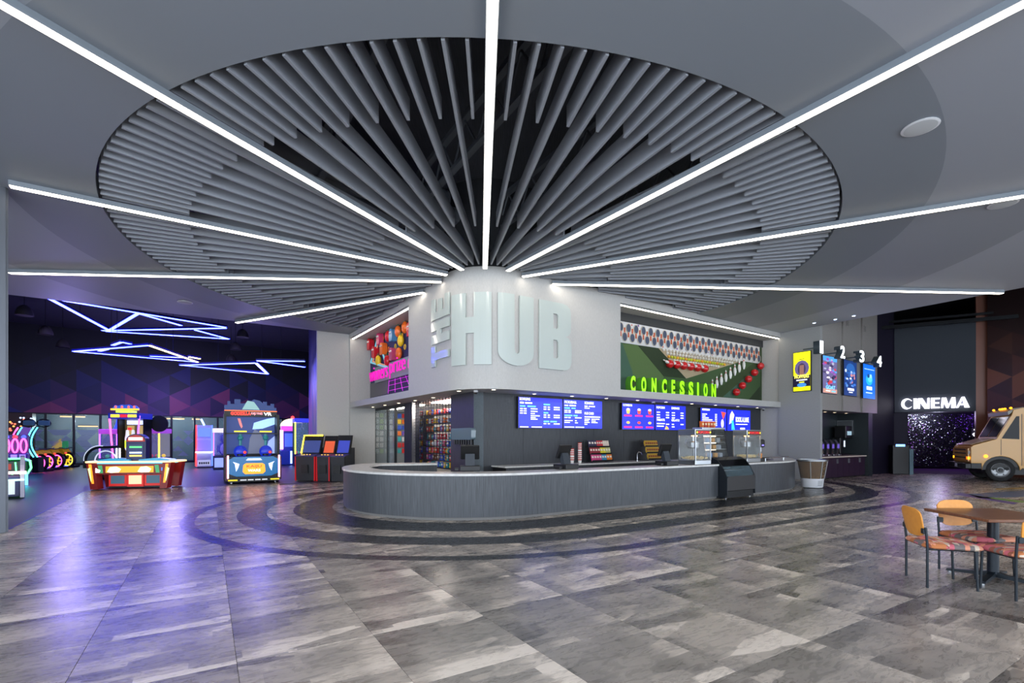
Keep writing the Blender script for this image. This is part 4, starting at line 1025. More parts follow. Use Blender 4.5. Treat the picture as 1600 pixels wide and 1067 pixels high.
bars(pa, L, z0, z1, [(.04,.15,.68,.72),(.2,.38,.68,.72),(.56,.7,.76,.80),(.56,.66,.49,.53),(.56,.68,.21,.25),(.71,.86,.21,.25)], TG)
o, pa, L, z0, z1 = screen(880, 941, 625, 670, 'blue menu screen headed PICKLEBALL and HUB CARD')
MB().box(.52*L, L-.015, -.0045, -.004, z0+(z1-z0)*.50, z0+(z1-z0)*.60).build('band', BLUE2, pa)
T_(pa, 'PICKLEBALL', .03, .33, .86, .95, L, z0, z1); T_(pa, 'SCRAMBLE', .53, .77, .86, .95, L, z0, z1); T_(pa, 'HUB CARD', .53, .77, .5, .59, L, z0, z1)
bars(pa, L, z0, z1, [(.03,.12,.77,.81),(.15,.31,.77,.81),(.53,.61,.77,.81),(.64,.80,.77,.81),(.53,.66,.71,.74)]+[(.03,.1,f,f+.035) for f in (.60,.54,.36)]+[(.12,.18,f,f+.035) for f in (.60,.54,.36)]+[(.29,.45,f,f+.035) for f in (.60,.54,.36)]+[(.03,.23,.26,.29),(.03,.16,.2,.23),(.29,.33,.26,.29),(.29,.36,.19,.22),(.53,.94,.4,.44),(.53,.67,.33,.36),(.71,.92,.33,.36),(.53,.64,.27,.30),(.71,.82,.27,.3),(.53,.66,.21,.24),(.71,.87,.21,.24),(.53,.6,.15,.18),(.03,.27,.04,.07),(.3,.52,.04,.07)], TW)
bars(pa, L, z0, z1, [(.03,.16,.68,.72),(.2,.3,.68,.72),(.03,.22,.43,.47),(.25,.35,.43,.47)], TG)
o, pa, L, z0, z1 = screen(971.7, 1022.8, 630.5, 671.5, 'blue menu screen headed COMBOS with six food pictures')
T_(pa, 'COMBOS', .03, .30, .88, .96, L, z0, z1)
FOOD = [mat('picture cream', (240,226,206), .4, 0, .9), mat('picture gold', (236,190,90), .4, 0, .9), mat('picture red', (226,80,60), .4, 0, .9)]
for r_ in range(2):
    for c_ in range(3):
        x = .06+c_*.33; f = .50-r_*.43
        MB().box(x*L, (x+.23)*L, -.006, -.0045, z0+(z1-z0)*f, z0+(z1-z0)*(f+.06)).build('caption', TP, pa)
        cx, cz = (x+.12)*L, z0+(z1-z0)*(f+.20); h_ = (z1-z0)*.1
        if r_ == 0: MB().prism([(cx-.06,cz-h_),(cx+.06,cz-h_),(cx+.09,cz+h_*.4),(cx-.09,cz+h_*.4)], -.007, -.0045, 'y').build('picture', FOOD[2] if c_ else FOOD[1], pa); 
        MB().ball((cx,-.006,cz+(h_*.6 if r_ == 0 else 0)), .085, 1, .02, .55, 10, 6).build('picture', FOOD[0] if r_ == 0 else FOOD[c_ % 2+1], pa)
o, pa, L, z0, z1 = screen(1023.6, 1071.5, 633, 672.3, 'blue menu screen headed POPCORN with four price lists')
for s_, x, f in (('POPCORN',.04,.84),('DRINKS',.52,.84),('TREATS',.04,.36),('GELATO',.52,.36)): T_(pa, s_, x, x+.26, f, f+.09, L, z0, z1)
bars(pa, L, z0, z1, [(x,x+.1,f,f+.04) for x in (.05,.53) for f in (.68,.58,.48)]+[(x,x+.1,f,f+.04) for x in (.34,.82) for f in (.68,.58,.48,.22)]+[(.05,.3,.24,.28),(.05,.27,.14,.18),(.53,.6,.22,.26),(.53,.62,.12,.16)], TW)
MB().prism([(L*.3,z0+.03),(L*.44,z0+.03),(L*.4,z0+.12),(L*.34,z0+.16)], -.007, -.0045, 'y').build('picture', FOOD[1], pa)
o, pa, L, z0, z1 = screen(1094.5, 1135.2, 637.5, 673, 'blue menu screen with slices and hot dog behind the popcorn machine')
T_(pa, 'GRAB & GO', .05, .36, .88, .96, L, z0, z1) if False else bars(pa, L, z0, z1, [(.06,.34,.88,.95)], TW)
bars(pa, L, z0, z1, [(.06,.06+w_,f,f+.04) for w_, f in ((.18,.7),(.12,.62),(.24,.54),(.38,.46),(.44,.38),(.4,.30),(.42,.22),(.16,.12))]+[(.54,.62,f,f+.04) for f in (.7,.62,.54,.46,.38,.30,.22)], TW)
MB().prism([(.78*L,z0+(z1-z0)*.86),(.97*L,z0+(z1-z0)*.82),(.86*L,z0+(z1-z0)*.5)], -.007, -.0045, 'y').build('picture', FOOD[2], pa); MB().ball((.83*L,-.006,z0+(z1-z0)*.33), .13, .7, .02, 1.3, 12, 6).build('picture', FOOD[0], pa)
o, pa, L, z0, z1 = screen(1136, 1172.5, 640.2, 673.5, 'blue screen reading BOOK A LANE with a bowler figure')
T_(pa, 'BOOK A LANE', .36, .92, .42, .66, L, z0, z1, TW, .03); bars(pa, L, z0, z1, [(.36,.86,.30,.34),(.55,.75,.08,.16)], TW)
MB().prism([(.08*L,z0+(z1-z0)*.3),(.24*L,z0+(z1-z0)*.45),(.3*L,z0+(z1-z0)*.75),(.2*L,z0+(z1-z0)*.93),(.12*L,z0+(z1-z0)*.75)], -.007, -.0045, 'y').build('picture', FOOD[0], pa)
for x in (.18, .26): MB().prism([(x*L,z0+(z1-z0)*.05),((x+.06)*L,z0+(z1-z0)*.05),(.25*L,z0+(z1-z0)*.5),(.18*L,z0+(z1-z0)*.5)], -.008, -.005, 'y').build('picture', mat('picture teal', (60,190,210), .4, 0, 1.), pa)
# ---------------------------------------------------------------- prize shop: grille, shelves and prizes
lo = (*LLW.a, 0)
gl = thing('roller_grille', 'steel bar roller grille closing the prize shop', 'grille', lo, LLW.rot)
nv = 14
for i in range(nv+1):
    t = tg0+.03+(tc0-tg0-.06)*i/nv; MB().box(t-.008, t+.008, .05, .066, .95, SOF-.01).build('upright', mat('dark steel bar', (46,48,54), .35, .7), gl)
for i in range(18): MB().box(tg0+.02, tc0-.02, .066, .074, 1.0+i*.105, 1.008+i*.105).build('rod', mat('dark steel bar', (46,48,54), .35, .7), gl)
MB().box(tg0, tg0+.05, .0, .12, 0, SOF-.01).build('guide', STEEL, gl)
cl_ = MB().box(tg0+.3, tc0-.1, .6, 1.2, SOF-.03, SOF-.005).build('shop_light_panel', mat('shop light panel', (255,246,232), .5, 0, 24.), None, False, lo, LLW.rot); tag(cl_, 'flat white ceiling lamp lighting the prize shop', 'lamp')
sh = thing('prize_shelving', 'tall shelving filled with prizes behind the roller grille', 'shelves', lo, LLW.rot)
SHM = mat('shelf dark', (60,58,70), .5)
zs = [.62, .86, 1.1, 1.34, 1.58, 1.84, 2.12, 2.42]
for z in zs: MB().box(tg0-1.3, tc0-.02, .55, .95, z-.025, z).build('shelf', SHM, sh)
for t in (tg0-1.3, tg0-.3, tc0-.04): MB().box(t, t+.02, .55, .95, 0, 2.75).build('upright', SHM, sh)
pc = [('red',(206,40,44)),('orange',(236,120,40)),('blue',(50,90,200)),('white',(220,220,224)),('yellow',(240,200,60)),('teal',(50,160,170)),('violet',(110,80,190)),('pink',(226,90,140)),('brown',(130,84,60))]
protos = {}
kk = 0
for zi, z in enumerate(zs):
    t = tg0-1.2
    while t < tc0-.2:
        w_ = random.choice((.16,.17,.19)); cn, cc = random.choice(pc) if zi < 6 else random.choice(pc[:5]); kind = random.choice(('box','box','box','ball','plush')) if zi < 6 else random.choice(('box','ball'))
        key = (cn, kind)
        q = LLW.p(t+w_/2, -.72); 
        if key not in protos:
            nm = {'box': 'prize_box', 'ball': 'toy_ball', 'plush': 'plush_toy'}[kind]
            o = thing(nm, '%s %s on the shelves behind the roller grille' % (cn, {'box': 'prize box', 'ball': 'toy ball', 'plush': 'plush toy'}[kind]), {'box': 'box', 'ball': 'ball', 'plush': 'toy'}[kind], (q.x, q.y, z), LLW.rot, '%s %s prizes in the shop' % (cn, kind))
            M_ = mat('prize '+cn, cc, .45)
            if kind == 'box': MB().rbox(-.075, .075, -.06, .06, .002, .18, .005).build('carton', M_, o); MB().box(-.055, .055, -.063, -.0605, .07, .14).build('print', mat('pale print', (236,226,210), .5), o)
            elif kind == 'ball': MB().ball((0,0,.082), .08, n=12).build('ball', M_, o, True); MB().lathe([(.0808,.075),(.0808,.09)], 14).build('band', WPL, o)
            else:
                MB().ball((0,0,.06), .06, 1, .9, 1.05, 10, 6).build('body', M_, o, True); h = MB().ball((0,-.01,.145), .045, n=10).build('head', M_, o, True)
                for s in (-1, 1): MB().ball((s*.035,-.01,.185), .018, n=8, m=5).build('ear', M_, h, True)
            protos[key] = o
        else: o = dup(protos[key], None, (q.x, q.y, z), LLW.rot)
        lev = ('lowest', 'second lowest', 'third', 'fourth', 'fifth', 'sixth', 'second highest', 'topmost')[zi]; wd = {'box': 'prize box', 'ball': 'toy ball', 'plush': 'plush toy'}[kind]
        o['label'] = '%s %s on the %s shelf behind the roller grille' % (cn, wd, lev); o['group'] = '%s %s prizes on the %s shelf' % (cn, kind, lev)
        t += w_+.015; kk += 1
# glazed bay left of the column
gb = thing('shop_window', 'tall sliding glass shop window beside the dark post', 'window', lo, LLW.rot)
SHG = mat('grey shop glass', (150,168,172), .06, 0, 0, .42)
tm1 = (tw0+tcol0)/2-.1; tm2 = LLW.t(616)
for a, b in ((tw0, tm1), (tm1, tm2)):
    g = MB().box(a+.03, b-.03, .04, .05, .05, 2.75).build('pane', SHG, gb)
m = MB(); m.box(tw0, tcol0, 0, .1, 2.75, SOF); m.box(tw0, tw0+.04, 0, .1, 0, 2.75); m.box(tm1-.02, tm1+.02, 0, .1, 0, 2.75); m.box(tm2-.02, tm2+.02, 0, .1, 0, 2.75); m.box(tw0, tm2, 0, .1, 0, .05); m.build('frame', mat('charcoal frame', (40,44,50), .4), gb)
xb = tw0-.36
rk = thing('merchandise_board', 'merchandise pegboard seen through the shop window', 'display', lo, LLW.rot)
MB().box(xb-.04, xb, .14, 1.7, .02, 2.8).build('board', mat('shop board', (120,128,138), .7), rk)
for i in range(7):
    for j in range(7):
        yy = .26+i*.2; z = .95+j*.26; q = LLW.p(xb+.03, -yy); cn, cc = random.choice([('white',(214,216,218)),('grey',(150,156,160)),('pale green',(160,190,130)),('silver',(180,190,196))]) if i < 4 else random.choice(pc)
        rw = ('lowest', 'second lowest', 'third', 'middle', 'fifth', 'second highest', 'topmost')[j]; o = thing('hanging_pack', '%s packet hanging in the %s row of the glazed shop bay' % (cn, rw), 'packet', (q.x, q.y, z), LLW.rot+math.pi/2, '%s packets in the %s row of the glazed bay' % (cn, rw))
        MB().rbox(-.08, .08, -.012, .012, 0, .19, .004).build('card', mat('pack '+cn, cc, .5), o); MB().tube([(0,.0,.19),(0,.028,.20)], .005, 4).build('peg', STEEL, o)
q = LLW.p((tm2+tcol0)/2, -.6); cols = [('magenta',(200,40,130)),('green',(50,140,80)),('yellow',(226,190,60)),('blue',(60,60,190))]
for i in range(6):
    cn, cc = cols[i % 4]; t = tm2+.06+(i % 2)*.2; z = .9+(i//2)*.52; q = LLW.p(t, -.45-.12*(i % 2))
    o = thing('plush_toy', '%s plush toy hanging beside the dark shop post' % cn, 'toy', (q.x, q.y, z), LLW.rot, 'hanging plush toys')
    MB().ball((0,0,.14), .11, .9, .7, 1.3, 10, 7).build('body', mat('prize2 '+cn, cc, .7), o, True); h = MB().ball((0,0,.34), .085, n=10).build('head', mat('prize2 '+cn, cc, .7), o, True); MB().tube([(0,0,.42),(0,0,.5)], .006, 4).build('loop', BLACK, o)

cl_ = MB().box(tw0+.35, tcol0-.1, .6, .8, SOF-.04, SOF-.01).build('shop_light_panel', MATS['shop light panel'], None, False, lo, LLW.rot); tag(cl_, 'slim white glowing panel added to light the glazed shop bay', 'lamp')  # glow panel added to brighten the goods in the window bay
# ================================================================ ARCADE
NB = mat('blue white neon', (150,170,255), .4, 0, 20., ecol=(52,62,255)); NBH = mat('blue neon housing', (16,24,110), .5)
NW = mat('warm white neon', (255,236,170), .4, 0, 9., ecol=(255,230,150))
def neon_group(name, label, segs, z):
    o = thing(name, label, 'neon light')
    for a, b, warm in segs:
        p, q = gp(*a, z), gp(*b, z); d = q-p; L = d.length; m = MB()
        m.X = Matrix.Translation(p) @ Matrix.Rotation(math.atan2(d.y, d.x), 4, 'Z')
        m.box(0, L, -.065, .065, 0, .02); t = m.build('light_bar', NW if warm else NB, o)
        m = MB(); m.X = Matrix.Translation(p) @ Matrix.Rotation(math.atan2(d.y, d.x), 4, 'Z'); m.box(-.02, L+.02, -.08, .08, .02, .10); m.build('housing', NBH, o)
    for a, b, _ in segs[::2]:
        p = gp((a[0]+b[0])/2, (a[1]+b[1])/2, z); MB().tube([(p.x,p.y,z+.1),(p.x,p.y,DECK-.01)], .008, 4).build('cable', BLACK, o)
neon_group('neon_zigzag', 'upper zigzag of blue neon bars hung near the arcade ceiling edge', [((78,467.5),(172,517.5),0), ((172,516),(216,490),0), ((98,470),(353,512),0), ((160,517),(353,513),0), ((216,490),(283,509),0), ((165,518),(357,530),0), ((305,516),(357,530),0)], 6.35)
neon_group('neon_zigzag', 'middle zigzag of blue and yellow neon bars before the arcade mural', [((115,549.5),(233,540),0), ((115,549.5),(308,566),0), ((233,540),(308,566),1), ((155,549),(168,546),0), ((176,540),(190,535),0), ((190,535),(204,538),0), ((235,557),(285,559),0), ((296,558),(312,561),1)], 5.45)
neon_group('neon_zigzag', 'lowest zigzag of blue neon bars beside the mural return wall', [((282,571),(400,567.5),0), ((285,571),(418,584.5),0), ((400,567.5),(418,584.5),0), ((402,564),(476,565),0), ((402,564),(476,574),0)], 4.95)
# hanging bell speakers
sp0 = None
for x, y, D, lab in ((38,484,19,'dark bell speaker hanging nearest the entrance post'), (71,515,22,'dark bell speaker hanging below the neon zigzag start'), (98,536,25,'dark bell speaker hanging before the dark mural corner'), (379,520,24,'dark bell speaker hanging just behind the short light line'), (368,540,26.5,'dark bell speaker hanging above the last neon triangle'), (361,558,29,'dark bell speaker hanging deepest above the last neon triangle')):
    p = Vector(((x-800)/F*D, D, zat(y, D)))
    if sp0 is None:
        sp0 = o = thing('bell_speaker', lab, 'speaker', p, 0, 'bell speakers over the arcade')
        MB().lathe([(.27,-.22),(.26,-.1),(.2,.06),(.1,.16),(.03,.19)], 18).build('bell', mat('dark brown bell', (52,48,48), .6), o, True); MB().lathe([(.25,-.225),(.01,-.2)], 18).build('grille', BLACK, o); MB().tube([(0,0,.18),(0,0,1.9)], .012, 5).build('stem', BLACK, o)
    else: o = dup(sp0, None, p, 0, lab)
    for ch in o.children:
        if ch.name.startswith('stem'): ch.scale = (1, 1, (DECK-p.z)/1.9*.985)
def P3(px, py): q = gp(px, py); return (q.x, q.y, 0)
def em(name, c, e): return mat(name, c, .4, 0, e)
PKN = em('pink neon tube', (255,70,170), 5.); CYN = em('cyan neon tube', (80,220,255), 4.); GRN = em('green neon tube', (90,255,130), 4.); YLN = em('yellow neon tube', (255,226,60), 4.); RDN = em('red neon tube', (255,50,50), 4.); WTN = em('white neon tube', (240,240,255), 5.); PUN = em('purple neon tube', (150,80,255), 4.); BLN = em('blue neon tube', (60,90,255), 4.)
def em2(c, e=1.2): return em('lit print %d %d %d' % c, c, e)
# ---------------------------------------------------------------- air hockey table
p = P3(203, 764.5)
ah = thing('air_hockey_table', 'bright red and yellow lit air hockey table at the arcade floor edge', 'game table', p, R(12))
L, Wd = 2.3, .95; REDC = mat('red cabinet', (140,26,22), .35, 0, .10); OR = em2((255,150,40), 1.3)
MB().box(-L/2+.22, L/2-.22, 0, Wd, .48, .80).build('apron', REDC, ah)
f = MB().box(-.66, .66, -.012, -.001, .53, .73).build('side_print', em2((226,170,40), .8), ah)
for x in (-.42, .42): MB().prism([(x-.2,.56),(x-.12,.70),(x+.05,.72),(x+.18,.64),(x+.12,.54),(x-.1,.53)], -.016, -.012, 'y').build('motif', em2((255,246,220), 1.4), f)
for x in (-.78, .78): MB().prism([(x-.05,.52),(x+.05,.52),(x+.02,.76),(x-.09,.76)], -.014, -.001, 'y').build('motif', em2((60,140,90), 1.), f)
MB().prism([(-1.02,.56),(-1.0,.63),(-.93,.68),(-.87,.64),(-.80,.62),(-.82,.54),(-.95,.53)], -.016, -.001, 'y').build('cloud_print', em2((255,255,255), 1.5), ah)
MB().box(.88, 1.02, -.014, -.001, .58, .68).build('badge', em2((60,120,220), 1.2), ah)
for s in (-1, 1):
    x0 = s*(L/2-.22); lg = MB()
    lg.prism([(x0, .86), (s*L/2+s*.02, .86), (s*(L/2-.10), .02), (s*(L/2-.30), .02), (s*(L/2-.26), .45), (x0, .5)], -.05, .25, 'y'); lg = lg.build('leg', REDC, ah)
    MB().prism([(s*(L/2-.13), .8), (s*(L/2-.05), .8), (s*(L/2-.14), .2), (s*(L/2-.2), .2)], -.056, -.051, 'y').build('light_strip', OR, lg)
    MB().prism([(s*(L/2-.03), .66), (s*(L/2-.1), .7), (s*(L/2-.12), .25), (s*(L/2-.13), .3)], -.056, -.051, 'y').build('motif', em2((190,230,160), 1.3), lg)
    MB().prism([(x0, .86), (s*L/2+s*.02, .86), (s*(L/2-.10), .02), (s*(L/2-.30), .02), (s*(L/2-.26), .45), (x0, .5)], Wd-.2, Wd+.05, 'y').build('leg', REDC, ah)
    for y in (.1, Wd-.1): MB().lathe([(.012,.002),(.03,.01),(.03,.035),(.012,.045)], 10, (s*(L/2-.2), y, 0)).build('caster', BLACK, ah)
MB().box(-L/2-.02, L/2+.02, -.06, .06, .84, .89).build('rail', em2((255,226,160), 1.2), ah); MB().box(-L/2-.02, L/2+.02, Wd-.06, Wd+.06, .84, .89).build('rail', em2((255,226,160), 1.2), ah)
for s in (-1, 1): MB().box(s*L/2-.1, s*L/2+.1, .06, Wd-.06, .84, .89).build('rail', em2((255,226,160), 1.2), ah)
MB().box(-L/2+.1, L/2-.1, .06, Wd-.06, .80, .85).build('play_field', em2((60,170,200), 1.0), ah)
for s in (-1, 1):
    q = MB(); pts = [(.0,.86),(.06,.93),(.5,.97),(.86,.95),(.9,.86)]; q.prism([(s*x, z) for x, z in [(.12,.86),(.14,.93),(.6,.975),(.98,.93),(1.05,.86)]], Wd/2-.25, Wd/2+.25, 'y'); q.build('hood', mat('teal glitter hood', (50,150,190), .3, 0, .35), ah)
sb_ = MB(); sb_.prism([(-.27,.86),(.27,.86),(.28,1.35)]+[(.28*math.cos(R(a)), 1.55+.2*math.sin(R(a))) for a in range(0, 181, 15)]+[(-.28,1.35)], Wd/2-.12, Wd/2+.12, 'y'); sb_ = sb_.build('scoreboard', mat('navy scoreboard', (20,28,90), .35), ah)
MB().prism([(.26*math.cos(R(a)), 1.50+.22*math.sin(R(a))) for a in range(0, 181, 15)], Wd/2-.14, Wd/2-.121, 'y').build('crest', mat('red crest', (170,40,40), .4, 0, .4), sb_)
MB().box(-.2, .2, Wd/2-.15, Wd/2-.141, 1.54, 1.64).build('motif', em2((255,220,190), 1.2), sb_)
MB().box(-.21, .21, Wd/2-.135, Wd/2-.121, .98, 1.42).build('screen', em2((40,50,90), .6), sb_)
for z, c in ((1.02,(240,200,90)), (1.12,(200,220,255)), (1.3,(90,240,120))): MB().box(-.17, .17, Wd/2-.15, Wd/2-.136, z, z+.05).build('motif', em2(c, 1.3), sb_)
MB().box(-.75, .75, .35, Wd-.2, .03, .48).build('pedestal', BLACK, ah)
for x0, x1 in ((-.75,-.25), (.25,.75)): q = MB().box(x0, x1, .33, .35, .08, .44).build('pedestal_frame', mat('red frame', (206,40,36), .4, 0, .5), ah); MB().box(x0+.06, x1-.06, .32, .329, .16, .42).build('pedestal_window', em2((60,90,110), .7), q)
q = MB().box(-.23, .23, .31, .35, .06, .46).build('coin_door', mat('red frame', (206,40,36), .4, 0, .5), ah); MB().box(-.18, .18, .30, .309, .14, .42).build('motif', em2((240,190,150), 1.1), q)
# ---------------------------------------------------------------- VR shooter cabinet
p = gp(397, 755); VR = thing('virtual_reality_cabinet', 'large two-player virtual reality cabinet with GODZILLA KAIJU WARS VR header', 'arcade machine', (p.x, p.y, 0), ROTU)
w_ = .80
bk = MB().box(-.86, .86, 1.5, 1.75, .05, 2.62).build('back_panel', BLACK, VR)
scn = MB().box(-.82, .82, 1.47, 1.499, 1.02, 2.42).build('screen', em2((34,52,110), 1.0), VR)
m = MB(); m.prism([(-.1,1.02),(.42,1.02),(.46,1.5),(.3,1.85),(.12,1.95),(-.04,1.6)], 1.455, 1.469, 'y'); m.build('picture', em2((90,96,120), .9), scn)
MB().prism([(.05,1.95),(.4,1.98),(.82,2.15),(.82,2.42),(.55,2.36),(.1,2.2)], 1.45, 1.469, 'y').build('picture', em2((150,190,236), 1.1), scn); MB().prism([(.5,1.02),(.82,1.02),(.82,1.7),(.6,1.5)], 1.45, 1.469, 'y').build('picture', em2((140,160,210), 1.0), scn)
MB().prism([(-.45,2.36),(-.36,2.36),(-.28,2.05),(-.32,1.98),(-.38,2.1)], 1.445, 1.469, 'y').build('picture', em2((206,120,120), .9), scn)
hd = MB().box(-.88, .88, 1.3, 1.7, 2.42, 2.66).build('header', SIGNK, VR)
text('lettering', 'GODZILLA', -.68, -.02, 2.48, 2.60, em2((255,50,34), 3.2), hd, 1.299, .006, .03); text('lettering', 'KAIJU WARS', .0, .38, 2.48, 2.60, em2((240,150,160), 2.4), hd, 1.299, .006, .0); text('lettering', 'VR', .42, .70, 2.48, 2.60, em2((255,255,255), 3.), hd, 1.299, .006, .02)
MB().box(-.88, .88, 1.29, 1.31, 2.63, 2.66).build('trim_line', em2((255,110,50), 1.4), hd)
sky = [(-.88,2.66),(-.88,2.85),(-.78,2.85),(-.78,3.0),(-.68,3.0),(-.68,2.9),(-.55,2.9),(-.55,3.08),(-.35,3.08),(-.35,2.92),(-.1,2.95),(.1,3.1),(.3,3.05),(.42,2.95),(.42,3.02),(.55,3.02),(.55,2.88),(.68,2.88),(.68,2.95),(.8,2.95),(.8,2.8),(.88,2.8),(.88,2.66)]
cs = MB().prism(sky, 1.45, 1.5, 'y').build('crest', mat('navy skyline crest', (34,60,120), .4, 0, .5), VR)
MB().prism([(-.3,2.7),(.3,2.7),(.1,3.0),(-.12,3.04),(-.2,2.9)], 1.43, 1.449, 'y').build('motif', em2((130,170,170), .8), cs)
MB().box(-.88, .88, .55, .6, 1.76, 1.80).build('beam', BLACK, VR); 
for s in (-1, 1): MB().box(s*.87-.03, s*.87+.03, .55, 1.5, 1.76, 1.80).build('beam', BLACK, VR); MB().box(s*.87-.04, s*.87+.04, .8, 1.5, .05, 2.5).build('side_wing', BLACK, VR)
for x in (-.40, .42):
    MB().box(x-.2, x+.2, .50, .549, 1.83, 1.88).build('player_sign', em2((240,220,40), .9), VR)
    MB().tube([(x,.58,1.76),(x,.55,1.3)], .05, 8).build('hose', mat('teal hose', (40,130,140), .3, 0, .2), VR, True); MB().ball((x,.57,1.62), .1, n=10).build('joint', mat('teal hose', (40,130,140), .3, 0, .2), VR, True)
    h = MB().ball((x,.5,1.12), .23, .95, .6, 1.0, 14, 8).build('headset', mat('blue gun shell', (34,56,200), .3, 0, .35), VR, True)
    MB().lathe([(.1,0),(.1,.06),(.02,.07)], 12, (x-.02,.34,.98)).build('muzzle', BLACK, h); MB().ball((x+.13,.36,1.1), .05, n=8).build('button', em2((255,70,50), 1.2), h, True)
pod = MB(); pod.prism([(-.8,.06),(.8,.06),(.82,.95),(-.82,.95)], .0, .7, 'y'); pod = pod.build('podium', BLACK, VR)
fp_ = MB(); fp_.prism([(-.78,.36),(-.55,.26),(.55,.26),(.78,.36),(.78,.86),(.62,.95),(-.62,.95),(-.78,.86)], -.03, -.001, 'y'); fp_ = fp_.build('front_shell', mat('teal blue shell', (26,110,170), .25, 0, .35), VR)
MB().prism([(-.36,.42),(-.28,.34),(.28,.34),(.36,.42),(.34,.66),(.26,.72),(-.26,.72),(-.34,.66)], -.045, -.031, 'y').build('emblem', em2((255,150,40), 1.6), fp_)
text('lettering', 'KAIJU', -.24, .24, .54, .66, em2((255,70,30), 1.4), fp_, -.046, .004, .02); text('lettering', 'WARS', -.2, .2, .42, .51, em2((255,240,230), 1.4), fp_, -.046, .004, .02)
MB().prism([(-.26,.82),(.26,.82),(.2,.90),(-.2,.90)], -.04, -.031, 'y').build('badge', em2((190,210,230), 1.0), fp_)
for s in (-1, 1):
    MB().prism([(s*.66,.78),(s*.46,.70),(s*.56,.44),(s*.5,.56),(s*.6,.7)], -.04, -.031, 'y').build('headlight', em2((220,230,255), 1.2), fp_)
    MB().box(s*.81-.025, s*.81+.025, -.05, -.01, .2, 1.0).build('light_bar', PKN if False else em('pink white tube', (255,170,190), 4.), VR)
st = MB().box(-.8, .8, -.06, -.001, .07, .2).build('step', BLACK, VR)
for s in (-1, 1): MB().box(s*.72-.09 if s < 0 else .52, s*.52 if s < 0 else .81, -.064, -.061, .11, .16).build('hazard_mark', em2((226,206,40), .8), st)
[MB().box(x0, x1, -.064, -.061, .115, .155).build('print_block', em2((200,205,210), .8), st) for x0, x1 in ((-.44,-.24),(-.2,-.02),(.03,.2),(.25,.42))]
for s in (-1, 1):
    MB().box(s*.84-.05, s*.84+.05, .0, 1.5, .12, .95).build('side_panel', mat('maroon side', (60,20,34), .4), VR)
    for y in (.1, 1.5): MB().lathe([(.02,.002),(.045,.012),(.045,.05),(.02,.06)], 10, (s*.7, y, 0)).build('caster', STEEL, VR)
# ---------------------------------------------------------------- tower striker behind the air hockey table
def at(px, D): return ((px-800)/F*D, D, 0)
tw = thing('striker_tower', 'tall lit striker tower game with blue and yellow crown behind the air hockey table', 'arcade machine', at(194.5, 20.5), R(6))
w_ = .56
MB().box(-w_, w_, .0, 1.0, .03, .75).build('base', BLACK, tw); MB().box(-w_+.06, w_-.06, .8, .9, .75, 2.45).build('back_panel', mat('bronze back', (96,84,56), .4, 0, .25), tw)
for s, mm in ((-1, PKN), (1, PUN)): MB().prism([(s*(w_-.14),.75),(s*(w_-.10),.75),(s*(w_+.05),2.55),(s*w_,2.55)], -.02, .02, 'y').build('light_post', mm, tw); MB().box(s*(w_-.05)-.03, s*(w_-.05)+.03, .4, .9, .75, 2.5).build('post', BLACK, tw)
hd = MB().box(-w_-.04, w_+.04, -.05, .85, 2.42, 2.66).build('marquee', mat('royal marquee', (30,40,150), .4, 0, .6), tw)
for x0, x1, c in ((-.5,-.16,(255,220,60)), (-.13,.13,(230,40,50)), (.16,.5,(255,210,70))): MB().box(x0, x1, -.06, -.051, 2.48, 2.60).build('motif', em2(c, 1.4), hd)
MB().box(-.32, .3, -.03, .3, 2.68, 2.76).build('motif', em2((190,240,80), 1.4), hd)
cr_ = MB(); cr_.prism([(-.5,2.78),(.5,2.78),(.5,2.86),(.38,2.98),(.25,2.95),(.1,3.02),(-.05,3.0),(-.15,3.02),(-.3,2.95),(-.42,2.99),(-.5,2.86)], .05, .15, 'y'); cr_ = cr_.build('crown', mat('sky crown', (40,90,190), .4, 0, .7), tw)
MB().box(-.54, .54, .0, .049, 2.78, 2.85).build('motif', em2((255,190,50), 1.5), cr_)
for x in (-.36, -.12, .14, .36): MB().ball((x,.03,2.92), .055, 1, .3, 1.1, 8, 5).build('motif', em2((220,110,110), 1.), cr_)
for x in (-.17, .06):
    b = MB().lathe([(.06,1.1),(.085,1.16),(.09,1.6),(.06,1.78),(.05,1.95),(.01,1.97)], 14, (x,.45,0)).build('bottle', em2((200,210,210), .9), tw, True); MB().lathe([(.0905,1.2),(.0915,1.4),(.0905,1.52)], 14, (x,.45,0)).build('label_band', em2((180,226,50), 1.4), b)
for x in (-.24, 0, .24): MB().box(x-.1, x+.1, .7, .79, 2.2, 2.38).build('lamp', em2((190,210,255), 1.4), tw)
for x in (-.22, .22): MB().prism([(x-.1,1.3),(x+.1,1.3),(x+.13,2.15),(x-.13,2.15)], .72, .79, 'y').build('funnel', em2((170,150,90), .8), tw)
MB().box(-.06, .06, .3, .36, 1.96, 2.06).build('target', em2((230,40,50), 1.5), tw)
dk = MB(); dk.cyl((w_+.25,.95,2.25), (w_+.25,1.0,2.25), .36, n=24); dk.build('dish', BLACK, tw)
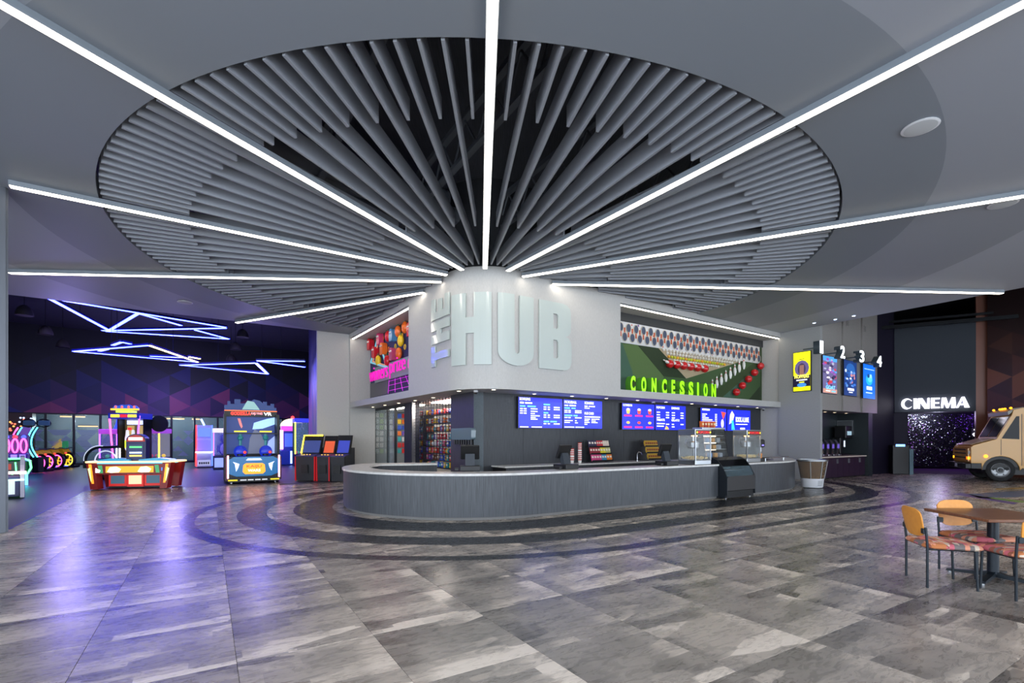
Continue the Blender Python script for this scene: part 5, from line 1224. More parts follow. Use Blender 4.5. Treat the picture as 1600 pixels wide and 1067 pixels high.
# round racing pod with white arched rim left of the tower
rp = thing('racing_pod', 'black racing pod with white rimmed arch beside the striker tower', 'arcade machine', at(178, 19.0), 0)
pts = [(-.5+.62*math.cos(R(a))*1.0, 0, .72+.55*math.sin(R(a))) for a in range(80, 186, 8)]
MB().tube([(.15+.0, 0, 1.28)]+pts+[(-1.12+.0,0,.45)], .06, 8).build('arch', BLACK, rp, True); MB().tube([(x, -.05, z+.05) for x, y, z in pts], .02, 6).build('rim_light', em('faint tube', (200,206,225), .8), rp, True)
MB().tube([(-.3+.42*math.cos(R(a)), -.02, .72+.4*math.sin(R(a))) for a in range(20, 186, 10)], .025, 6).build('wheel_light', em('faint tube', (200,206,225), .8), rp, True)
MB().rbox(-1.0, .3, .05, .8, .02, .75, .05).build('body', BLACK, rp); MB().box(.1, .14, -.03, 0, .8, 1.22).build('light_post', WTN, rp); MB().box(.22, .26, -.03, 0, .8, 1.22).build('light_post', WTN, rp)
# crane cabinets either side of the tower
CGL = mat('crane glass', (150,160,200), .06, 0, 0, .3)
def crane(name, label, loc, rz, w_, h, d, post, head, fill, prizes=True, penguin=False):
    o = thing(name, label, 'arcade machine', loc, rz)
    MB().rbox(-w_/2, w_/2, 0, d, .02, .72, .02).build('base', mat('crane base navy', (30,34,70), .4), o); MB().box(-w_/2+.06, w_/2-.06, -.015, -.001, .12, .6).build('front_print', em2(fill, .8), o)
    for s in (-1, 1):
        for y in (.02, d-.02): MB().box(s*(w_/2-.025)-.025, s*(w_/2-.025)+.025, y-.02, y+.02, .72, h-.22).build('light_post' if y < .1 else 'post', post if y < .1 else BLACK, o)
    MB().rbox(-w_/2-.02, w_/2+.02, -.02, d, h-.22, h, .02).build('head', mat('crane head '+name+str(fill), head, .4, 0, .7), o)
    MB().box(-w_/2+.05, w_/2-.05, .0, .008, .74, h-.24).build('pane', CGL, o); MB().box(-w_/2+.05, w_/2-.05, d-.03, d-.02, .74, h-.24).build('backdrop', em2(tuple(int(v*.6) for v in fill), .7), o)
    c = MB(); c.tube([(0,d/2,h-.22),(0,d/2,h-.5)], .015, 5); c.tube([(-.09,d/2,h-.66),(-.06,d/2,h-.52),(0,d/2,h-.5),(.06,d/2,h-.52),(.09,d/2,h-.66)], .012, 5); c.build('claw', STEEL, o)
    if prizes:
        for i in range(6): MB().ball((-w_/2+.12+(w_-.24)*i/5, d*.4+(i % 2)*.15, .80), .08, n=9, m=6).build('prize', em2(random.choice([(230,80,90),(90,200,120),(240,200,80),(120,110,230)]), .6), o, True)
    return o
crane('claw_crane', 'claw crane with yellow lit posts right of the striker tower', at(231, 22.4), R(4), 1.0, 2.05, .9, YLN, (150,70,170), (180,190,220))
crane('claw_crane', 'narrow claw crane with a blue spire left of the striker tower', at(169, 22.0), R(8), .75, 2.02, .9, PUN, (170,70,180), (110,110,160))
m = MB(); m.lathe([(.2,2.03),(.14,2.2),(.05,2.6),(.01,2.72)], 10, (.2,.4,0)); c_ = bpy.data.objects['claw_crane.001']; m.build('spire', em2((50,80,210), .9), c_, True)
# penguin crane and white alley roller beside the VR cabinet
pg = crane('plush_crane', 'white framed crane holding a blue penguin plush beside the virtual reality cabinet', at(355, 25.4), ROTU, 1.25, 2.12, 1.0, PUN, (236,226,236), (150,170,230), False)
MB().ball((-.12,.5,1.08), .30, .85, .7, 1.25, 14, 9).build('plush_body', mat('plush blue', (30,46,150), .8), pg, True); b = MB().ball((-.10,.42,1.6), .24, n=14, m=8).build('plush_head', mat('plush blue', (30,46,150), .8), pg, True)
MB().ball((-.12,.34,1.05), .24, .8, .6, 1.2, 12, 8).build('plush_belly', mat('plush white', (230,230,236), .8), pg, True); MB().ball((-.10,.3,1.58), .17, .9, .55, .8, 12, 7).build('plush_face', mat('plush white', (230,230,236), .8), b, True)
MB().ball((-.10,.18,1.56), .06, 1, .9, .6, 8, 5).build('beak', mat('plush orange', (240,150,40), .7), b, True)
for s in (-1, 1): MB().ball((-.10+s*.08,.2,1.64), .022, n=8, m=5).build('eye', BLACK, b, True); MB().ball((-.12+s*.28,.46,1.1), .12, .5, .5, 1.9, 10, 6).build('plush_wing', mat('plush blue', (30,46,150), .8), pg, True)
ar = thing('alley_roller', 'white alley roller machine with red and blue neon edge near the storefront', 'arcade machine', at(319, 26.8), ROTU)
body = [(0,.05),(1.6,.05),(1.6,2.3),(1.3,2.35),(1.1,1.5),(.7,.95),(0,.8)]
MB().prism(body, -.35, .35, 'x').build('body', mat('white machine shell', (214,218,226), .35), ar); MB().box(-.3, .3, -.012, -.001, .12, .42).build('front_print', em2((200,205,215), .5), ar)
[MB().box(-.24+i*.1, -.17+i*.1, -.016, -.0125, .2, .32).build('print_block', mat('dark print', (40,40,50), .5), ar) for i in range(5)]
for s, mm in ((-1, RDN), (1, BLN)): MB().tube([(s*.38,-.02,.1),(s*.38,.0,.85),(s*.38,.7,1.0),(s*.38,1.1,1.55),(s*.38,1.3,2.35)], .03, 6).build('neon_edge', mm, ar, True)
MB().tube([(-.4,-.04,.86),(.4,-.04,.86)], .03, 6).build('neon_edge', WTN, ar); MB().box(-.3, .3, 1.0, 1.3, 1.7, 2.2).build('target_board', em2((90,120,220), 1.2), ar); MB().tube([(0,1.3,2.35),(-.15,1.25,2.7)], .05, 8).build('horn', em('blue white tube', (150,180,255), 3.), ar)
# two machines by the return wall
mm_ = thing('prize_wheel_machine', 'prize machine with cream dome and pink side light near the arcade return wall', 'arcade machine', at(457, 29.5), ROTU)
MB().rbox(-.6, .6, 0, .9, .03, .9, .03).build('base', mat('blue cabinet', (30,50,150), .4, 0, .3), mm_); MB().box(-.55, .55, .2, .9, .9, 2.0).build('body', mat('blue cabinet', (30,50,150), .4, 0, .3), mm_); MB().box(-.4, .4, .18, .199, 1.1, 1.9).build('screen', em2((60,90,200), 1.2), mm_)
MB().box(-.66, -.5, .0, .2, .95, 2.1).build('light_panel', em('pink white panel', (246,150,230), 3.), mm_); MB().prism([(.62*math.cos(R(a)), 2.35+.45*math.sin(R(a))) for a in range(0, 181, 15)], .1, .5, 'y').build('dome', em2((250,230,180), 1.4), mm_)
MB().box(-.6, .6, .1, .5, 2.05, 2.35).build('header', em2((190,70,190), 1.3), mm_); MB().ball((.05,.3,2.86), .1, n=8).build('beacon', RDN, mm_, True); MB().box(-.12, -.02, -.03, -.001, .1, .85).build('light_post', em('blue white tube', (150,180,255), 3.), mm_)
crane('merchandise_crane', 'merchandise crane with yellow lit post against the arcade return wall', at(474, 28.2), ROTU, .9, 2.75, .9, YLN, (60,70,220), (110,180,150))
# three upright cabinets by the white wall
ub = [gp(494, 747), gp(512, 749.5), gp(528, 750.5)]
def upright(name, label, p, rz, w_, top_h, neon, scr, accent):
    o = thing(name, label, 'arcade machine', (p.x, p.y, 0), rz)
    MB().prism([(0,.02),(.75,.02),(.75,1.25),(.55,1.25),(.3,.98),(-.05,.92)], -w_/2, w_/2, 'x').build('pedestal', mat('charcoal cabinet', (44,46,52), .5), o)
    for s in (-1, 1): MB().box(s*w_/2-.012, s*w_/2+.012, -.06, .02, .02, .92).build('edge_trim', accent, o)
    MB().prism([(-.06,.92),(.3,.98),(.3,1.02),(-.06,.96)], -w_/2-.01, w_/2+.01, 'x').build('control_deck', mat('control deck', (50,40,90), .4, 0, .2), o)
    for i in range(3): MB().cyl((-.12+i*.12,.1,.95), (-.12+i*.12,.1,1.0), .03, n=8).build('button', em2((255,200,60), 1.2), o)
    m = MB(); m.prism([(.34,1.02),(.42,1.02),(.62,top_h),(.54,top_h)], -w_/2, w_/2, 'x'); s_ = m.build('monitor', BLACK, o)
    m = MB(); m.prism([(.335,1.06),(.339,1.06),(.535,top_h-.05),(.531,top_h-.05)], -w_/2+.05, w_/2-.05, 'x'); m.build('screen', scr, s_)
    MB().box(-.14, .14, -.075, -.056, .3, .62).build('coin_door', BLACK, o)
    if neon: MB().tube([(-w_/2,.33,1.04),(-w_/2,.53,top_h),(w_/2,.53,top_h)], .028, 6).build('neon_edge', neon, o)
    return o
RW_ = mat('red trim', (190,26,36), .4, 0, .4); DKT = mat('dark trim', (26,28,34), .5)
rzc = R(-10)
upright('upright_cabinet', 'upright cabinet with yellow neon screen edge beside the mural return wall', Vector((-7.75,18.45,0)), rzc, .78, 1.72, YLN, em2((50,60,110), 1.), RW_)
upright('upright_cabinet', 'upright cabinet with black and orange slanted screen between two others', Vector((-7.0,18.25,0)), rzc, .5, 1.70, None, em2((190,80,50), .9), RW_)
upright('upright_cabinet', 'upright cabinet with blue slanted screen against the white wall', Vector((-6.42,18.12,0)), rzc, .56, 1.72, None, em2((50,60,150), .9), DKT)
# ---------------------------------------------------------------- left edge machines
wm = thing('white_kiddie_ride', 'pale kiddie ride with lit counter edges next to the entrance post', 'arcade machine', (-13.15,13.0,0), R(44))
MB().prism([(0,.03),(.9,.03),(.9,1.0),(.75,1.12),(.55,1.0),(.35,1.14),(.1,1.1),(0,.9)], -.5, -.42, 'x').build('side_panel', mat('pale lilac shell', (190,186,204), .4), wm); MB().prism([(0,.03),(.9,.03),(.9,1.0),(.75,1.12),(.55,1.0),(.35,1.14),(.1,1.1),(0,.9)], .1, .18, 'x').build('side_panel', mat('pale lilac shell', (190,186,204), .4), wm)
MB().rbox(-.42, .1, .05, .9, .05, .6, .02).build('base', mat('navy base', (34,40,90), .4), wm); MB().box(-.3, .0, .03, .049, .12, .5).build('front_print', em2((190,200,210), .8), wm)
MB().rbox(-.45, .22, -.12, .3, .66, .72, .01).build('counter_shelf', em2((255,220,210), 1.8), wm); MB().rbox(-.4, .18, -.08, .3, .48, .52, .01).build('counter_shelf', em2((190,240,230), 1.6), wm)
gn = thing('green_neon_racer', 'racing console outlined in green neon behind the pale kiddie ride', 'arcade machine', (-16.85,16.4,0), R(40))
MB().rbox(-1.0, .55, 0, .8, .35, .92, .1).build('console', mat('dark teal console', (20,40,44), .3), gn); MB().rbox(-.9, .3, .1, .8, .02, .4, .05).build('base', BLACK, gn)
MB().tube([(-1.0,-.03,.92),(.40,-.03,.92),(.55,-.03,.84),(.58,-.03,.6),(.5,-.03,.42),(.3,-.03,.38)], .03, 6).build('neon_edge', GRN, gn, True); MB().tube([(-1.0,-.03,.36),(.1,-.03,.36),(.22,-.03,.5),(.2,-.03,.8)], .02, 6).build('neon_edge', GRN, gn, True)
MB().box(-.75, .1, -.02, -.001, .55, .75).build('front_print', em2((150,50,40), 1.), gn); MB().box(.4, .5, -.02, .02, .02, .4).build('light_post', CYN, gn)
rg = thing('ring_light_game', 'game with three pink oval neon rings and red lamps near the storefront corner', 'arcade machine', (-20.15,19.8,0), R(40))
MB().rbox(-.6, .45, .1, 1., .03, 1.0, .05).build('base', mat('violet cabinet', (60,40,120), .4, 0, .2), rg); MB().box(-.6, .45, .6, .7, 1.0, 1.75).build('back_panel', mat('violet panel', (40,34,90), .4, 0, .3), rg)
for i, c_ in enumerate(((255,50,60), (80,90,255), (255,60,70), (70,90,255))):
    x = -.45+i*.25; MB().tube([(x+.09*math.cos(R(a)), .45, 1.3+.28*math.sin(R(a))) for a in range(0, 360, 24)], .03, 6, True).build('neon_ring', PKN, rg, True); MB().ball((x,.5,1.66), .08, n=10).build('lamp', em2(c_, 1.8), rg, True); MB().box(x-.09, x+.09, .05, .099, .6, .95).build('front_print', em2((150,120,230), 1.2), rg)
hb = thing('basketball_hoops_game', 'pair of tall curved basketball frames edged with cyan and pink neon', 'arcade machine', (-22.5,22.1,0), R(20))
for i in range(2):
    x = .1+i*.55; pts = [(x+.35-.34*math.sin(R(a)), .0, .75+1.35*(a-20)/140) for a in range(20, 161, 10)]
    MB().tube(pts, .05, 6).build('frame', BLACK, hb, True); MB().tube([(q[0]-.09, -.04, q[2]) for q in pts], .026, 6).build('neon_edge', PKN if i == 0 else CYN, hb, True); MB().tube([(q[0]+.05, -.04, q[2]) for q in pts], .026, 6).build('neon_edge', CYN, hb, True)
    MB().tube([(x+.45+.25*math.cos(R(a)), .1, 2.3+.18*math.sin(R(a))) for a in range(0, 360, 30)], .03, 6, True).build('hoop', BLACK, hb, True); MB().box(x+.3, x+.7, .0, .05, 2.2, 2.42).build('score_sign', em2((40,64,84), .5), hb)
    MB().rbox(x+.0, x+.3, .05, .5, .03, .75, .04).build('base', BLACK, hb)
sk = thing('sparkle_tower', 'glittering prize tower at the storefront corner', 'arcade machine', (-27.3,26.9,0), R(30))
MB().rbox(-.6, .7, 0, .8, .03, 1.6, .04).build('base', BLACK, sk); t_ = MB().box(-.5, .75, .1, .7, 1.6, 3.0).build('case', mat('sparkle case', (60,50,50), .3, 0, .2), sk)
for i in range(26): MB().ball((random.uniform(-.45,.7), .08, random.uniform(1.7,2.9)), .05, n=6, m=4).build('bulb', em2(random.choice([(255,180,90),(255,120,90),(200,220,255),(240,210,140)]), 1.6), t_)
MB().box(.3, .72, -.12, .0, 1.75, 2.25).build('sign_panel', em2((110,80,160), .6), sk)
# motorbike racers
def bike(label, loc, rz, ring, first=None):
    o = thing('motorbike_game', label, 'arcade machine', loc, rz, 'motorbike racing games')
    w1 = MB().tube([(.36*math.cos(R(a)), 0, .42+.36*math.sin(R(a))) for a in range(0, 360, 18)], .075, 8, True).build('wheel', BLACK, o, True)
    MB().tube([(.30*math.cos(R(a)), -.05, .42+.30*math.sin(R(a))) for a in range(0, 360, 18)], .028, 6, True).build('neon_rim', ring, w1, True)
    m = MB()
    for a in range(0, 360, 60): m.prism([(.04*math.cos(R(a+60)), .42+.04*math.sin(R(a+60))), (.28*math.cos(R(a-7)), .42+.28*math.sin(R(a-7))), (.28*math.cos(R(a+7)), .42+.28*math.sin(R(a+7)))], -.06, .0, 'y')
    m.cyl((0,-.07,.42), (0,.03,.42), .07, n=10); m.build('spokes', em2((230,190,40), .9), w1)
    MB().prism([(-.1,.5),(.2,.85),(.9,.8),(1.5,.75),(1.6,.55),(1.2,.35),(.5,.3)], -.12, .2, 'y').build('frame', BLACK, o)
    MB().prism([(.0,.72),(.25,1.05),(.7,.98),(.8,.8),(.3,.74)], -.16, .24, 'y').build('fairing', mat('bike yellow', (200,150,24), .35, 0, .15), o); MB().prism([(.85,.8),(1.4,.98),(1.5,.88),(1.2,.74)], -.1, .2, 'y').build('seat', BLACK, o)
    MB().tube([(.15,-.35,1.1),(.2,0,1.02),(.15,.4,1.1)], .025, 6).build('handlebar', STEEL, o); MB().rbox(-.3, 1.6, -.3, .4, .01, .12, .02).build('platform', BLACK, o); MB().tube([(-.3,-.32,.1),(1.6,-.32,.1)], .02, 5).build('platform_light', BLN, o)
    MB().ball((.02,-.14,.8), .07, 1, .5, .7, 8, 5).build('tail_light', em2((255,70,60), 1.5), o)
    o.scale = (-1, 1, 1); return o
bike('motorbike racer with pink rim and red lamps next to the green neon racer', at(63, 23.8), R(-4), PKN); bike('motorbike racer with magenta rim squeezed between two others', at(76, 24.9), R(-4), PKN); bike('motorbike racer with golden spokes below the yellow kayak', at(90, 26.0), R(-4), PKN)
bike('motorbike racer turned toward the storefront glass', at(107, 27.2), R(-4), YLN)
for x, D, c_, h, lab in ((82, 29.2, (240,200,40), 1.5, 'yellow kayak hull standing behind the motorbike racers'), (93, 30.4, (40,170,90), 1.45, 'green kayak hull standing behind the motorbike racers')):
    o = thing('kayak_ride', lab, 'arcade machine', at(x, D), R(10)); m = MB()
    m.X = Matrix.Translation((0,0,.5)) @ Matrix.Rotation(R(22), 4, 'Y'); m.lathe([(.02,-.45),(.2,-.2),(.26,.3),(.2,.8),(.03,1.15)], 12, sx=1., sy=.6); m.build('hull', em2(c_, .7), o, True); MB().rbox(-.3, .3, -.2, .4, .01, .3, .03).build('base', BLACK, o)
# unseen point lights added to wash the arcade in violet blue
def lamp(name, kind, loc, energy, color, size=.3, spot=None, rot=None):
    l = bpy.data.lights.new(name, kind); l.energy = energy; l.color = color
    if kind in ('POINT', 'SPOT'): l.shadow_soft_size = size
    if kind == 'SPOT': l.spot_size = R(spot); l.spot_blend = .6
    o = bpy.data.objects.new(name, l); col.objects.link(o); o.location = loc
    if rot: o.rotation_euler = rot
    return o
for x, y in ((-19,21), (-13,25), (-20,29)): lamp('arcade_fill_light', 'POINT', (x, y, 4.4), 340, (.38, .31, 1.), .5)

for t_ in (3., 8., 13.):
    q = BW.p(t_, -2.8); lamp('back_room_fill_light', 'POINT', (q.x, q.y, 2.6), 260, (.7, .92, 1.), .3)  # unseen point lights added to brighten the room behind the glass
# ================================================================ CINEMA SIDE
def poster(W, px0, px1, py0, py1, label):
    t0, t1 = W.t(px0), W.t(px1); D = W.p((t0+t1)/2).y; z0, z1 = zat(py1, D), zat(py0, D)
    o = thing('poster_screen', label, 'poster', (*W.p(t0), 0), W.rot); L = t1-t0
    MB().box(0, L, -.06, -.003, z0, z1).build('casing', BEZ, o); return o, L, z0, z1
def pan(o, L, z0, z1, c, e=1.0): return MB().box(.02, L-.02, -.064, -.0605, z0+.02, z1-.02).build('panel', em2(c, e), o)
def blob(pa, L, z0, z1, x, f, rx, rf, c, e=1., k=0):
    H_ = z1-z0; return MB().prism([(x*L+rx*L*math.cos(R(a)), z0+f*H_+rf*H_*math.sin(R(a))) for a in range(0, 360, 30)], -.066-.001*k, -.0642, 'y').build('picture', em2(c, e), pa)
def rect(pa, L, z0, z1, x0, x1, f0, f1, c, e=1., k=0): H_ = z1-z0; return MB().box(x0*L, x1*L, -.0665-.001*k, -.0642, z0+f0*H_, z0+f1*H_).build('print', em2(c, e), pa)
o, L, z0, z1 = poster(PW, 1240.3, 1268.5, 549.5, 611.5, 'yellow digital film poster reading HOPPERS on the grey side wall')
pa = pan(o, L, z0, z1, (222,222,20)); H_ = z1-z0
blob(pa, L, z0, z1, .5, .58, .40, .2, (96,84,130), .8); blob(pa, L, z0, z1, .5, .56, .22, .15, (60,50,84), .7, 1); rect(pa, L, z0, z1, .38, .62, .42, .66, (140,100,90), .8, 2)
rect(pa, L, z0, z1, .03, .97, .12, .40, (28,22,56), .5, 2); blob(pa, L, z0, z1, .5, .16, .26, .05, (60,130,220), 1., 3)
text('lettering', 'HOPPERS', .10*L, .90*L, z0+.33*H_, z0+.42*H_, em2((240,230,100), 1.3), pa, -.069, .003, .03); rect(pa, L, z0, z1, .2, .8, .27, .30, (230,236,255), 1., 3); rect(pa, L, z0, z1, .36, .64, .215, .245, (220,220,60), 1., 3); rect(pa, L, z0, z1, .36, .64, .8, .815, (90,90,30), .6, 3)
o, L, z0, z1 = poster(facets[0], 1282.6, 1305.5, 556.5, 615.5, 'crowded colourful digital film poster reading GOAT below number one')
pa = pan(o, L, z0, z1, (96,90,130)); H_ = z1-z0
rnd = random.Random(5)
rect(pa, L, z0, z1, .03, .97, .86, .985, (70,150,220), 1.)
for i in range(42): blob(pa, L, z0, z1, rnd.uniform(.1,.9), rnd.uniform(.2,.93), rnd.uniform(.06,.13), rnd.uniform(.02,.045), rnd.choice([(40,36,60),(150,80,170),(220,210,220),(200,60,70),(90,150,210),(60,50,90),(170,170,190)]), .8, i % 4)
rect(pa, L, z0, z1, .03, .97, .02, .13, (190,140,120), .9, 4); text('lettering', 'GOAT', .2*L, .84*L, z0+.12*H_, z0+.22*H_, em2((110,190,240), 1.3), pa, -.071, .003, .03); rect(pa, L, z0, z1, .2, .5, .06, .09, (240,230,230), 1., 5); rect(pa, L, z0, z1, .58, .86, .05, .09, (120,190,240), 1., 5)
o, L, z0, z1 = poster(facets[1], 1315.8, 1336, 563.5, 619, 'deep blue digital film poster with pale figures below number two')
pa = pan(o, L, z0, z1, (18,50,110)); H_ = z1-z0
blob(pa, L, z0, z1, .5, .72, .36, .2, (34,90,160), .9)
for i in range(26): blob(pa, L, z0, z1, rnd.uniform(.12,.9), rnd.uniform(.28,.72), rnd.uniform(.05,.1), rnd.uniform(.02,.05), rnd.choice([(90,140,200),(200,210,230),(40,60,120),(200,130,130),(60,110,190)]), .9, i % 4)
rect(pa, L, z0, z1, .28, .76, .15, .22, (226,226,240), 1., 5); rect(pa, L, z0, z1, .38, .66, .09, .12, (226,226,240), 1., 5)
o, L, z0, z1 = poster(facets[2], 1345.8, 1364.8, 569.5, 623.5, 'bright azure digital film poster with a pale swirl below number three')
pa = pan(o, L, z0, z1, (20,104,226)); H_ = z1-z0
blob(pa, L, z0, z1, .5, .55, .28, .16, (40,170,220), 1.); blob(pa, L, z0, z1, .55, .58, .18, .1, (90,200,230), 1., 1); blob(pa, L, z0, z1, .42, .66, .1, .06, (30,70,130), .8, 2); blob(pa, L, z0, z1, .62, .66, .09, .06, (150,210,230), 1., 2)
rect(pa, L, z0, z1, .1, .9, .84, .86, (170,210,250), 1., 3); rect(pa, L, z0, z1, .28, .72, .26, .36, (220,236,250), 1., 3); rect(pa, L, z0, z1, .22, .74, .16, .19, (190,220,250), 1., 3)
# projecting numbers
NUMF = em('number face white', (240,246,255), 3.2); NUMS = mat('number box dark teal', (60,72,80), .4)
hang = [(1281.5, 1281, 1285.5, 532, 551.5, '1'), (1315, 1313, 1319.5, 539.5, 559, '2'), (1345, 1343, 1349.5, 547, 565.5, '3'), (1373, 1370, 1377, 555, 572, '4')]
for pxe, x0, x1, y0, y1, s in hang:
    W = Wall(FW.p(0, .62), FW.p(FW.L, .62)); t0, t1 = W.t(x0), W.t(x1); D = W.p(t0).y; z0, z1 = zat(y1, D), zat(y0, D)
    o = thing('door_number', 'lit white numeral %s projecting from the saw-tooth poster wall' % {'1': 'one', '2': 'two', '3': 'three', '4': 'four'}[s], 'sign', (*W.p(t0), 0), W.rot)
    L = t1-t0; b = text('body', s, 0, L, z0, z1, NUMS, o, .22, .22, .012); text('face', s, .003, L-.003, z0+.003, z1-.003, NUMF, o, -.001, .02, .012); MB().box(L/2-.02, L/2+.02, .2, .61, (z0+z1)/2-.02, (z0+z1)/2+.02).build('bracket', NUMS, o)
for k, (x, y) in enumerate(((1324,504.5), (1351,514))):
    W = facets[1 if k == 0 else 2]; t, z = W.sz(x, y); o = thing('wall_vent', ['small wall vent above number two', 'small wall vent above number three'][k], 'vent', (*W.p(t), z), W.rot)
    MB().box(-.11, .11, -.012, -.001, -.14, .14).build('frame', TAUPE, o)
    for i in range(7): MB().box(-.085, .085, -.02, -.013, -.11+i*.034, -.094+i*.034).build('slat', mat('vent slat', (112,110,108), .6), o)
# small spots along the ceiling edge above the posters
for x, y in ((1283,508), (1316,502.5), (1345,497)):
    p = gp(x-3, y-3, CEIL); o = thing('poster_spot', 'small cool spotlight in the ceiling edge above the film posters', 'spotlight', (p.x-.25, p.y-.1, CEIL), 0, 'spotlights above the film posters')
    MB().lathe([(.07,0),(.075,-.01),(.05,-.02)], 14).build('trim_ring', WPL, o); MB().lathe([(.048,-.021),(.002,-.024)], 14).build('lens', em('cool lens', (190,215,255), 9.), o)
# drinks station in the alcove
dc = thing('drink_cabinet', 'dark base cabinet with pale top and steel pulls in the alcove', 'cabinet', (*FW.a, 0), FW.rot)
MB().box(.18, TALC-.03, .15, 1.15, .03, .84).build('carcass', BLACK, dc); MB().box(.18, TALC-.02, .06, 1.18, .84, .89).build('worktop', mat('pale alcove top', (200,186,172), .35), dc)
DPL = mat('aubergine door', (40,18,44), .5); nd_ = 8
for i in range(nd_):
    a, b = .18+(TALC-.21)*i/nd_, .18+(TALC-.21)*(i+1)/nd_
    d = MB().box(a+.004, b-.004, .12, .148, .06, .82).build('door', DPL, dc); xx = b-.05 if i % 2 == 0 else a+.05; MB().box(xx-.008, xx+.008, .10, .119, .6, .78).build('pull', STEEL, d)
def alc(px, inset): W = FW.moved(-inset); return W.p(W.t(px))
for i, px in enumerate((1285, 1293, 1301, 1309)):
    q = alc(px, .55); o = thing('drink_dispenser', ['slim steel drink dispenser nearest the poster corner', 'slim steel drink dispenser second from the poster corner', 'slim steel drink dispenser third from the poster corner', 'slim steel drink dispenser beside the ice machine'][i], 'dispenser', (q.x, q.y, .89), FW.rot, 'drink dispensers in the alcove')
    MB().rbox(-.12, .12, -.1, .25, .003, .06, .008).build('drip_tray', STEEL, o); MB().prism([(.0,.06),(.25,.06),(.25,.64),(.1,.66),(-.02,.5)], -.09, .09, 'x').build('tower', STEEL, o); MB().box(-.07, .07, -.035, -.012, .3, .48).build('panel', em2((110,90,190), .5), o); MB().cyl((0,-.04,.2), (0,-.04,.27), .015, n=8).build('nozzle', BLACK, o)
EWL = Wall(FW.p(TALC-.005, -1.2), FW.p(TALC-.005, 0)); tv0, tv1 = EWL.t(1309), EWL.t(1334); D = EWL.p((tv0+tv1)/2).y
o = thing('wall_tv', 'large switched-off grey display on the alcove end wall', 'screen', (*EWL.a, 0), EWL.rot)
MB().box(tv0, tv1, -.07, -.002, zat(680,D), zat(657,D)).build('casing', STEEL, o); MB().box(tv0+.02, tv1-.02, -.08, -.0705, zat(679,D), zat(658,D)).build('panel', mat('grey glass', (84,88,92), .15), o)
q = FW.p(TALC-.75, -.5); o = thing('ice_machine', 'tall black ice and drink machine at the alcove end', 'drinks machine', (q.x, q.y, .89), FW.rot)
MB().rbox(-.2, .55, .1, .55, .003, .06, .008).build('tray', BLACK, o); MB().rbox(-.15, .05, .2, .5, .06, .75, .02).build('column', BLACK, o); h = MB().rbox(.0, .55, .05, .5, .72, 1.25, .02).build('head', BLACK, o); MB().box(.12, .48, .03, .049, .85, 1.02).build('lit_panel', em2((150,180,190), .7), h); MB().cyl((-.05,.1,.35), (-.05,.1,.62), .05, n=10).build('spout', STEEL, o)
for i, px in enumerate((1289, 1304, 1322)):
    q = alc(px, .6); o = thing('downlight', 'recessed downlight in the alcove ceiling above the drink cabinet', 'downlight', (q.x, q.y, VOLB), 0, 'alcove downlights')
    MB().lathe([(.075,0),(.08,-.006),(.055,-.012)], 14).build('trim_ring', WPL, o); MB().lathe([(.05,-.0125),(.001,-.014)], 14).build('lens', em('dim warm lens', (255,226,190), 5.), o)
# cinema sign
cs = thing('cinema_sign', 'lit white letters reading CINEMA on the dark panel over the entrance', 'sign', (*CP.a, 0), CP.rot)
def arcp(rx, ry, a0, a1, cx=.5, cy=.5, n=12): return [(cx+rx*math.cos(R(a0+(a1-a0)*i/n)), cy+ry*math.sin(R(a0+(a1-a0)*i/n))) for i in range(n+1)]
GLY = {'C': [arcp(.5,.5,38,322)+arcp(.40,.40,320,40,.64)], 'I': [[(0,0),(1,0),(1,1),(0,1)]],
       'N': [[(0,0),(.14,0),(.14,1),(0,1)], [(.86,0),(1,0),(1,1),(.86,1)], [(.14,1),(.14,.72),(.62,0),(.86,0),(.86,.20),(.36,1)]],
       'E': [[(0,0),(.36,0),(.36,1),(0,1)], [(.36,0),(1,0),(1,.13),(.36,.13)], [(.36,.45),(.92,.45),(.92,.57),(.36,.57)], [(.36,.87),(1,.87),(1,1),(.36,1)]],
       'M': [[(0,0),(.10,0),(.16,1),(.04,1)], [(.72,0),(1,0),(.96,1),(.74,1)], [(.16,1),(.10,.8),(.38,0),(.48,0),(.50,.16),(.32,1)], [(.48,0),(.74,.8),(.74,1),(.50,.16)]],
       'A': [[(0,0),(.12,0),(.48,.86),(.42,1)], [(.42,1),(.48,.86),(.66,.0),(1,0),(.60,1)], [(.2,.24),(.68,.24),(.66,.36),(.25,.36)]]}
CINF = em('cinema letter face', (246,242,255), 3.5)
for ch, (x0, x1, y0, y1) in zip('CINEMA', ((1408,1425,622.8,639.3),(1427.5,1431.5,622.7,638.8),(1434,1451.5,622.3,638.5),(1454.5,1467.5,621.8,637.8),(1470.5,1492.5,621.2,637.3),(1494,1514,620.3,636.8))):
    t0, t1 = CP.t(x0), CP.t(x1); D = CP.p((t0+t1)/2).y; z0, z1 = zat(y1, D), zat(y0, D); m = MB()
    for poly in GLY[ch]: m.prism([(t0+(t1-t0)*x, z0+(z1-z0)*z) for x, z in poly], -.10, -.001, 'y')
    o = m.build('letter', CINF, cs); o['label'] = 'letter '+ch
